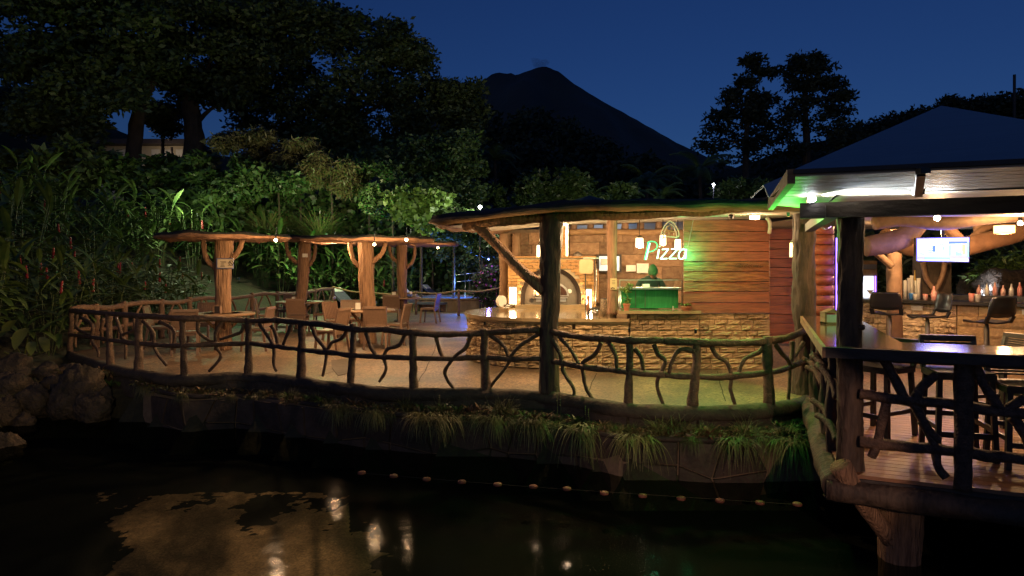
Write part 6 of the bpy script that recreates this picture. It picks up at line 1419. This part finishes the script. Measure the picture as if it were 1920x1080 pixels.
tree('sparse_tree', 'sparse open crowned tree silhouetted right of the volcano, the left one', [(1410,112,22,7,60),(1428,135,26,8,60),(1405,155,22,9,60),(1370,178,26,9,60),(1395,195,38,12,60),(1350,215,26,10,60),(1385,225,50,14,60),(1355,245,40,12,60),(1420,180,18,9,60),(1340,275,30,14,60),(1400,262,55,18,60),(1418,215,22,12,60)], 11, .52, 6500, .40,
     [(1398,300,60,.28),(1400,250,60,.22),(1406,190,60,.16),(1412,120,60,.08)], gz(1398,60), seed=16, limbs=[[(1402,215,60,.1),(1380,195,60,.07),(1362,180,60,.05)],[(1402,240,60,.1),(1370,228,60,.07),(1345,220,60,.05)],[(1410,160,60,.07),(1425,148,60,.05),(1440,135,60,.03)],[(1400,275,60,.12),(1360,262,60,.08),(1335,270,60,.05)]], m='leaf_far')
tree('sparse_tree', 'taller layered tree silhouetted above the bar roof, right of the sparse one', [(1520,112,30,9,64),(1505,130,40,12,64),(1535,125,28,9,64),(1498,155,34,12,64),(1530,160,42,12,64),(1560,155,26,8,64),(1575,180,22,12,64),(1520,190,60,14,64),(1480,200,40,16,64),(1570,205,28,14,64),(1500,230,75,18,64),(1570,238,40,18,64),(1450,240,40,18,64),(1600,262,40,14,64),(1530,262,90,18,64),(1460,275,60,18,64)], 13, .58, 11000, .40,
     [(1512,310,64,.4),(1512,250,64,.3),(1510,190,64,.22),(1516,120,64,.1)], gz(1512,64), seed=17, limbs=[[(1511,210,64,.12),(1535,185,64,.08),(1570,180,64,.05)],[(1511,230,64,.12),(1485,205,64,.08),(1470,200,64,.05)],[(1513,160,64,.1),(1535,140,64,.06),(1555,128,64,.04)]], m='leaf_far')
tree('small_tree', 'small lone tree showing over the right shoulder of the pavilion roof', [(1790,190,18,6,90),(1795,200,24,7,90),(1775,197,12,5,90)], 10, .8, 1600, .5, [(1792,230,90,.3),(1792,205,90,.2),(1792,192,90,.1)], Vector(P(1792,260,90)), seed=18, m='leaf_far')
mb = MB(); p = P(1902,140,80); mb.tube([(p.x,80,p.z-9),(p.x,80,p.z)], .16, 8, 2); o = mb.build('utility_pole', M['dark_wood'], None); tag(o, 'thin bare pole standing on the right hill against the sky', 'pole')
# palms
def palm(px, py, Y, sc, lab, seed):
    top = P(px, py, Y); b = Vector((top.x, Y, gh(top.x, Y)-.2)); t = thing('palm_tree', b, lab, 'palm', 0, 'palms behind the kitchen roof')
    mb = MB(); mb.tube([b, b.lerp(top,.5)+Vector((.12,0,0)), top], [.16*sc,.11*sc,.09*sc], 9, 6, .1, 3); mb.build('trunk', M['bark_tree'], t, True); r_ = random.Random(seed); n = 13
    for k_ in range(n):
        a = 2*PI*k_/n+r_.uniform(-.2,.2); el = r_.uniform(.35,1.25); L = 2.3*sc*r_.uniform(.8,1.1); d = Vector((math.cos(a)*math.cos(el), math.sin(a)*math.cos(el), math.sin(el))); cur = Vector(top); mb = MB(); pr = []; ns = 12
        for j in range(ns+1): pr.append(cur.copy()); cur = cur+d*L/ns; d = (d+Vector((0,0,-.17))).normalized()
        mb.tube(pr[::3], [.03*sc]*len(pr[::3]), 4, 2)
        side = Vector((-math.sin(a), math.cos(a), 0))
        for j in range(1, ns+1):
            ll = .62*sc*math.sin(PI*(.12+.8*j/ns)); 
            for s_ in (-1,1):
                for o_ in (0,.5):
                    q = pr[j-1].lerp(pr[j], o_); dd = (pr[j]-pr[j-1]).normalized(); tip = q+side*s_*ll*.8+dd*ll*.55-Vector((0,0,ll*.38)); mb.add([q-dd*.035*sc, q+dd*.035*sc, tip], [(0,1,2)])
        mb.build('frond', M['leaf_shrub'], t)
palm(1213,345,42,1.1,'feathery palm just above the kitchen roof, left of the brighter lamp',1); palm(1312,322,46,1.25,'tallest feathery palm right of the kitchen roof centre',2); palm(928,300,48,1.0,'small palm in front of the volcano foot, right of the olive tree',3); palm(1170,372,38,.8,'low palm peeking over the kitchen roof left of the centre palm',4); palm(1240,372,38,.7,'low palm peeking over the roof between the two feathery palms',5)
# shrubs behind the canopies
def shrub(px, py, rx, ry, Y, n, size, m, lab, seed, aspect=.4, droop=0., per=18, rr=.42, name='shrub'):
    b = gz(px, Y); t = thing(name, b, lab, 'shrub'); C, R = subclusters([(px,py,rx,ry,Y)], per, rr, seed); add_cloud('foliage', leaf_cloud(C, R, n, size, seed, aspect, droop), M[m], t)
    top = P(px,py,Y); st = MB()
    for k_ in range(1): e_ = P(px, py, Y); st.tube([b, (b+e_)/2+Vector((.1*k_,.3,.3)), e_], [.07,.05,.03], 6, 3, .2, 3)
    st.build('stems', M['bark_tree'], t)
SH = [(465,275,55,28,31,5200,.30,'leaf_bamboo','tall drooping bamboo like shrub right of the thickest trunk',.22,.8),(560,290,55,32,31,5200,.30,'leaf_bamboo','pale bamboo like shrub in the middle, drooping over the green lit grass',.2,.9),(620,330,50,35,30,4600,.28,'leaf_bamboo','narrow leaved shrub left of the red flower',.2,.8),
 (520,330,60,35,30,5200,.30,'leaf_shrub','leafy shrub under the first bamboo shrub',.4,.3),(430,340,70,40,30,6000,.32,'leaf_shrub','dark broad shrub above the first canopy',.45,.2),(330,330,60,40,31,5200,.34,'leaf_shrub','dark shrub under the patch of sky, before the cream building',.45,.2),
 (240,340,60,40,31,4600,.34,'leaf_shrub','dark shrub below the forked trunk',.5,.2),(140,320,70,45,30,5200,.36,'leaf_tree','dark shrub mass low at the far left',.5,.2),(40,330,70,50,30,5000,.36,'leaf_tree','darkest shrub touching the left edge',.5,.2),
 (690,335,50,35,31,4600,.24,'leaf_shrub','shrub above the third canopy, left of the bright bush',.4,.2),(735,375,45,32,28,4800,.20,'leaf_shrub','fine leaved shrub just left of the bright green bush',.45,.1),(788,388,40,38,26,3600,.22,'leaf_bright','bright green round leaved bush above the tip of the third canopy',.75,.1),
 (850,415,60,28,27,5200,.18,'leaf_shrub','shrub under the left tip of the kitchen roof',.5,.1),(905,440,40,40,26,3800,.20,'leaf_shrub','shrub behind the diagonal brace, left of the block wall',.5,.2),(880,480,60,30,31,4500,.22,'leaf_tree','dark shrub behind the spa',.5,.1),(810,470,45,35,33,4500,.24,'leaf_tree','dark shrub behind the fourth canopy post',.5,.1),
 (1050,350,70,32,40,5000,.32,'leaf_shrub','olive shrub above the left half of the kitchen roof',.5,.1),(1130,362,60,28,38,4600,.28,'leaf_shrub','olive shrub above the middle of the kitchen roof',.5,.1),(980,365,60,28,38,4600,.28,'leaf_shrub','olive shrub right of the white garden lamp',.5,.1),(1400,352,50,22,40,3600,.3,'leaf_shrub','shrub right of the tallest palm, beside the bar roof',.4,.3),
 (700,470,60,45,33,5500,.26,'leaf_tree','dark shrub seen between the third and fourth posts',.5,.2),(620,490,60,40,33,5500,.26,'leaf_tree','dark shrub seen between the second and third posts',.5,.2)]
for i, (px, py, rx, ry, Y, n, sz, m_, lab, asp, dr_) in enumerate(SH): shrub(px, py, rx, ry, Y, n, sz, m_, lab, i+100, asp, dr_)
forest('dark_undergrowth', [(60,470,110,90,29.5),(200,470,110,90,30),(340,450,110,80,31),(480,430,110,60,33.5),(620,430,110,60,34),(760,460,100,60,34.5),(880,470,60,60,35),(500,510,120,50,34),(700,510,110,50,35),(860,520,80,40,36)], 40, .75, 42000, .33, 77, 'leaf_shrub')
# long grass clump lit green
t = thing('tall_grass_clump', gz(610,29), 'tall arching grass lit vivid green behind the second canopy', 'grass clump'); b = Vector(P(600,445,29)); me_ = []
o = inst('blades', quads_mesh('tall_blades', blades(420,1.9,9,.9,0,.02), 4, M['grass']), t, b-wloc(t)-Vector((0,0,.3)), (0,0,0), (1.5,1,1)); 
o = inst('blades', quads_mesh('tall_blades', blades(420,1.7,10,.9,0,.02), 4, M['grass']), t, Vector(P(500,440,29))-wloc(t)-Vector((0,0,.3)), (0,0,0), (1.5,1,1))
t = thing('green_spot_lamp', P(612,438,27.6), 'green garden spotlight aimed into the tall grass', 'lamp'); q = P(612,437,27.2); mb = MB(); mb.lathe([(.05,-.1),(.05,0)], q, 8); mb.build('housing', M['black'], t); lamp('green_beam', q+Vector((0,-.6,.3)), 130, (.04,1,.14), .1, t)
t = thing('green_spot_lamp', P(448,520,16.5), 'green garden spotlight in the plants left of the sign post', 'lamp'); q = P(446,520,22); mb = MB(); mb.lathe([(.05,-.1),(.05,0)], q, 8); mb.build('housing', M['black'], t); lamp('green_beam', q+Vector((0,-.5,.6)), 26, (.03,1,.30), .1, t)
# purple flowering bush at the spa
t = thing('flowering_bush', gz(915,24.5), 'bush with pink flowers lit violet beside the block wall', 'bush'); C = [P(x,y,24.5) for x,y in ((905,525),(920,510),(925,540),(900,545),(918,560))]
add_cloud('foliage', leaf_cloud(C, [(.35,.3,.3)]*5, 2600, .13, 41, .5), M['leaf_tree'], t); add_cloud('flowers', leaf_cloud(C, [(.36,.32,.32)]*5, 260, .09, 42, .9), mat('pink_petals', (.55,.12,.35), (.40,.08,.35), 9, .6, 0), t)
t = thing('violet_spot_lamp', P(916,500,23.8), 'small violet lamp above the flowering bush', 'lamp'); q = P(916,486,23.8); mb = MB(); mb.lathe([(.01,-.03),(.035,0),(.01,.03)], q, 8); mb.build('bulb', emis('violet_bulb', (.2,.25,1), 12), t); mb = MB(); mb.tube([q, q+Vector((0,0,.9))], .01, 5, 1); mb.build('cable', M['black'], t); lamp('violet_light', q-Vector((0,.1,.12)), 14, (.25,.2,1), .05, t)
# cream building on the left hill
bl = thing('cream_building', P(300,300,52), 'low cream building glimpsed between the two big trunks', 'building')
a, b = P(186,330,52), P(352,272,52); mb = MB(); mb.box(((a.x+b.x)/2,54,(a.z+b.z)/2-1),(b.x-a.x,4,b.z-a.z+2)); mb.build('wall', M['cream'], bl)
mb = MB(); mb.box(((a.x+b.x)/2,53.6,b.z+.1),(b.x-a.x+1.2,5.4,.35)); mb.build('roof', M['dark_wood'], bl)
for x0_, x1_ in ((284,300),(308,322),(330,344),(222,238)):
    c0_, c1_ = P(x0_,300,51.95), P(x1_,280,51.95); mb = MB(); mb.box(((c0_.x+c1_.x)/2,51.97,(c0_.z+c1_.z)/2),(c1_.x-c0_.x,.08,c1_.z-c0_.z)); mb.build('panel', M['white'], bl)
q = P(300,292,49.5); lamp('building_light', q, 60, (1,.75,.5), .2, bl)
for px in (262,322): mb = MB(); mb.tube([P(px,330,50),P(px,276,50)], .09, 7, 2); mb.build('veranda_post', M['dark_wood'], bl)
# dark parasol and roof tips behind the kitchen roof
mb = MB(); q = P(1105,372,24); mb.lathe([(1.1,-.30),(.6,-.08),(.02,.1)], q, 12); mb.tube([q, (q.x,q.y,0)], .04, 6, 1); o = mb.build('dark_parasol', mat('dark_teal_cloth', (.03,.07,.08), None, 5, .7, .1)); tag(o, 'dark teal parasol top just showing over the kitchen roof', 'parasol')

# ------------------------------------------------------------------ garden lamps
def garden_lamp(p, lab, W, col, e, vis=True, r=.06, mast=True):
    t = thing('garden_lamp', p, lab, 'lamp', 0, 'garden lamps'); mb = MB(); mb.lathe([(.01,-.05),(.06,-.03),(.065,0),(.03,.05),(.01,.06)], p, 12); mb.build('bulb', E[e], t, True)
    mb = MB(); g_ = gh(p.x, p.y); mb.tube([Vector((p.x,p.y+.05,g_)), Vector((p.x,p.y+.05,p.z))], .03, 6, 1); mb.build('mast', M['black'], t); lamp('garden_light', p+Vector((0,-.15,0)), W, col, r, t)
garden_lamp(P(900,388,25), 'bright white lamp on a mast among the trees left of the kitchen roof', 170, (.95,1,.75), 'bulb_white'); garden_lamp(P(1338,346,34), 'violet white lamp on a mast beside the tallest palm', 120, (.8,.8,1), 'bulb_white')
def planting_fill(p, lab, W, col, r=.15):  # made-up lamps, added to brighten the foliage
    t = thing('planting_fill', p, lab, 'lamp', 0, 'unseen lights added in the planting'); mb = MB(); mb.lathe([(.015,-.12),(.015,0),(.02,.0),(.01,.01)], p, 8); mb.build('housing', M['black'], t); lamp('fill_glow', p+Vector((0,-.4,.25)), W, col, r, t)
planting_fill(Vector(P(600,395,26.0)), 'unseen fill light added in the planting behind the second canopy', 560, (1,.86,.5)); planting_fill(Vector(P(770,430,22.5)), 'unseen fill light added in the planting behind the third canopy', 130, (.95,1,.6)); planting_fill(Vector(P(1080,385,31)), 'unseen fill light added in the planting behind the kitchen roof', 420, (1,.9,.6)); planting_fill(Vector(P(370,400,26)), 'unseen fill light added in the planting behind the first canopy', 170, (.8,1,.55))
# made-up uplights on the railing, added to brighten the roof rims
def uplight(px, tgt, W, lab, col=(1,.56,.22), ang=75):
    p = FP(px, 618, .10); p.z = .93; t = thing('added_uplight', p, lab, 'lamp', 0, 'added uplights on the railing'); mb = MB(); mb.lathe([(.016,-.05),(.018,0)], p, 8); mb.build('housing', M['black'], t)
    l = lamp('uplight_beam', p+Vector((0,.0,.04)), W, col, .03, t, 'SPOT', (0,0,0), math.radians(ang), .8); aim(l, tgt)
uplight(909, (-.2,9.0,2.5), 55, 'added fill uplight on the railing post left of the main post'); uplight(1180, (1.5,8.2,2.5), 45, 'added fill uplight on the first railing post right of the main post'); uplight(1304, (2.6,7.9,2.5), 40, 'added fill uplight on the second railing post right of the main post', (1,.62,.2)); uplight(1040, (.7,8.6,2.5), 40, 'added fill uplight at the foot rail of the main post')
0 and uplight(466, (-5.6,12.7,2.3), 60, 'added fill uplight on the railing post in front of the first canopy', (1,.55,.3), 60); 0 and uplight(661, (-3.4,13.6,2.3), 90, 'added fill uplight on the railing post in front of the third canopy', (1,.55,.3), 60); 0 and uplight(565, (-5.3,17.4,2.4), 110, 'added fill uplight on the railing post in front of the second canopy', (1,.55,.3), 40)
# green lamp under the kitchen roof rim
q = Vector((3.05,9.5,2.38)); t = thing('green_roof_lamp', q, 'small green lamp fixed under the front rim of the kitchen roof', 'lamp'); mb = MB(); mb.lathe([(.03,-.01),(.035,.03),(.02,.06)], q, 10); mb.build('housing', M['black'], t); l = lamp('green_wash', q-Vector((0,0,.1)), 170, (.16,1,.10), .06, t, 'SPOT', (0,0,0), math.radians(80), .4); aim(l, (2.3,8.95,0))
# lamp and an unseen tree added on the viewer's bank, lighting the near wall and throwing tree shadows on the pool floor
lp_ = thing('bank_flood_lamp', (.95,-3.0,3.4), 'warm floodlights on a pole on the near bank, fill spots added', 'lamp')
mb = MB(); mb.tube([(.95,-3.2,-1.1),(.95,-3.2,3.6)], .05, 8, 1); mb.build('mast', M['black'], lp_); mb = MB(); mb.box((.95,-3.14,3.4),(.3,.15,.22)); mb.build('housing', M['black'], lp_)
l = lamp('flood_warm', (.95,-2.95,3.4), 14000, (1,.60,.34), .015, lp_, 'SPOT', (0,0,0), math.radians(14), .6); aim(l, (-2.6,6.0,-1.1))
l2 = lamp('flood_wall', (1.2,-2.95,2.6), 1100, (1,.6,.4), .02, lp_, 'SPOT', (0,0,0), math.radians(15), .3); aim(l2, (2.3,8.1,-.75))
l4 = lamp('flood_column', (1.2,-2.95,2.55), 150, (1,.68,.45), .05, lp_, 'SPOT', (0,0,0), math.radians(10), .6); aim(l4, (3.15,5.75,-.85))
l5 = lamp('fence_fill', (.6,-2.95,2.7), 330, (1,.78,.42), .1, lp_, 'SPOT', (0,0,0), math.radians(48), .8); aim(l5, (-1.6,9.4,-.1))  # unseen spot added to lift the railing and the planter grass
l3 = lamp('left_bank_fill', (.7,-2.95,3.3), 1500, (1,.72,.36), .12, lp_, 'SPOT', (0,0,0), math.radians(38), .9); aim(l3, (-11.5,14.5,1.9))  # unseen spot added to brighten the plants of the left bank
t = thing('shadow_tree', (.3,-.8,-1.1), 'unseen slender tree added behind the viewer, shaped to shade the pool bed', 'tree')  # twigs and leaves shaped to break up the flood beam
mb = MB(); mb.tube([(.235,-.8,-1.1),(.229,-.8,1.9),(.222,-.8,2.4),(.232,-.8,2.8)], [.02,.013,.010,.006], 8, 6, .2, 4); mb.tube([(.31,-.8,-1.1),(.306,-.8,1.9),(.309,-.8,2.4),(.302,-.8,2.8)], [.016,.009,.008,.005], 8, 6, .2, 4); mb.build('trunk', M['bark_tree'], t, True)
for k_ in range(12):
    rr_ = random.Random(k_); x_ = (.228,.308)[k_ % 2]; z_ = rr_.uniform(2.34,2.46); br2 = MB(); br2.tube([(x_,-.8,z_),(x_+rr_.uniform(-.05,.05),-.79,z_+.03),(x_+rr_.uniform(-.1,.1),-.8,z_+.06)], .0018, 5, 3); br2.build('twig', M['bark_tree'], t)
add_cloud('crown', leaf_cloud([(-.02,-.8,2.40),(.06,-.8,2.36),(-.08,-.8,2.34),(.05,-.8,2.46),(.13,-.8,2.50),(.22,-.8,2.50),(.30,-.8,2.50),(.38,-.8,2.46),(.0,-.8,2.52)], [(.07,.05,.05),(.06,.05,.04),(.06,.05,.05),(.07,.05,.05),(.06,.05,.04),(.07,.05,.04),(.07,.05,.04),(.06,.05,.06),(.1,.05,.05)], 3200, .017, 51), M['leaf_tree'], t)
add_cloud('lower_leaves', leaf_cloud([(-.06,-.8,2.33),(.0,-.8,2.31),(.06,-.8,2.30),(-.12,-.8,2.38),(.08,-.8,2.40)], [(.06,.04,.04)]*5, 1500, .017, 52), M['leaf_tree'], t)
boulder((-7.15,11.25,-.42), (.42,.3,.42), 'dark rock closing the left end of the pool wall', 90); boulder((-6.75,11.05,-.6), (.3,.25,.3), 'lower dark rock at the left end of the pool wall', 91)
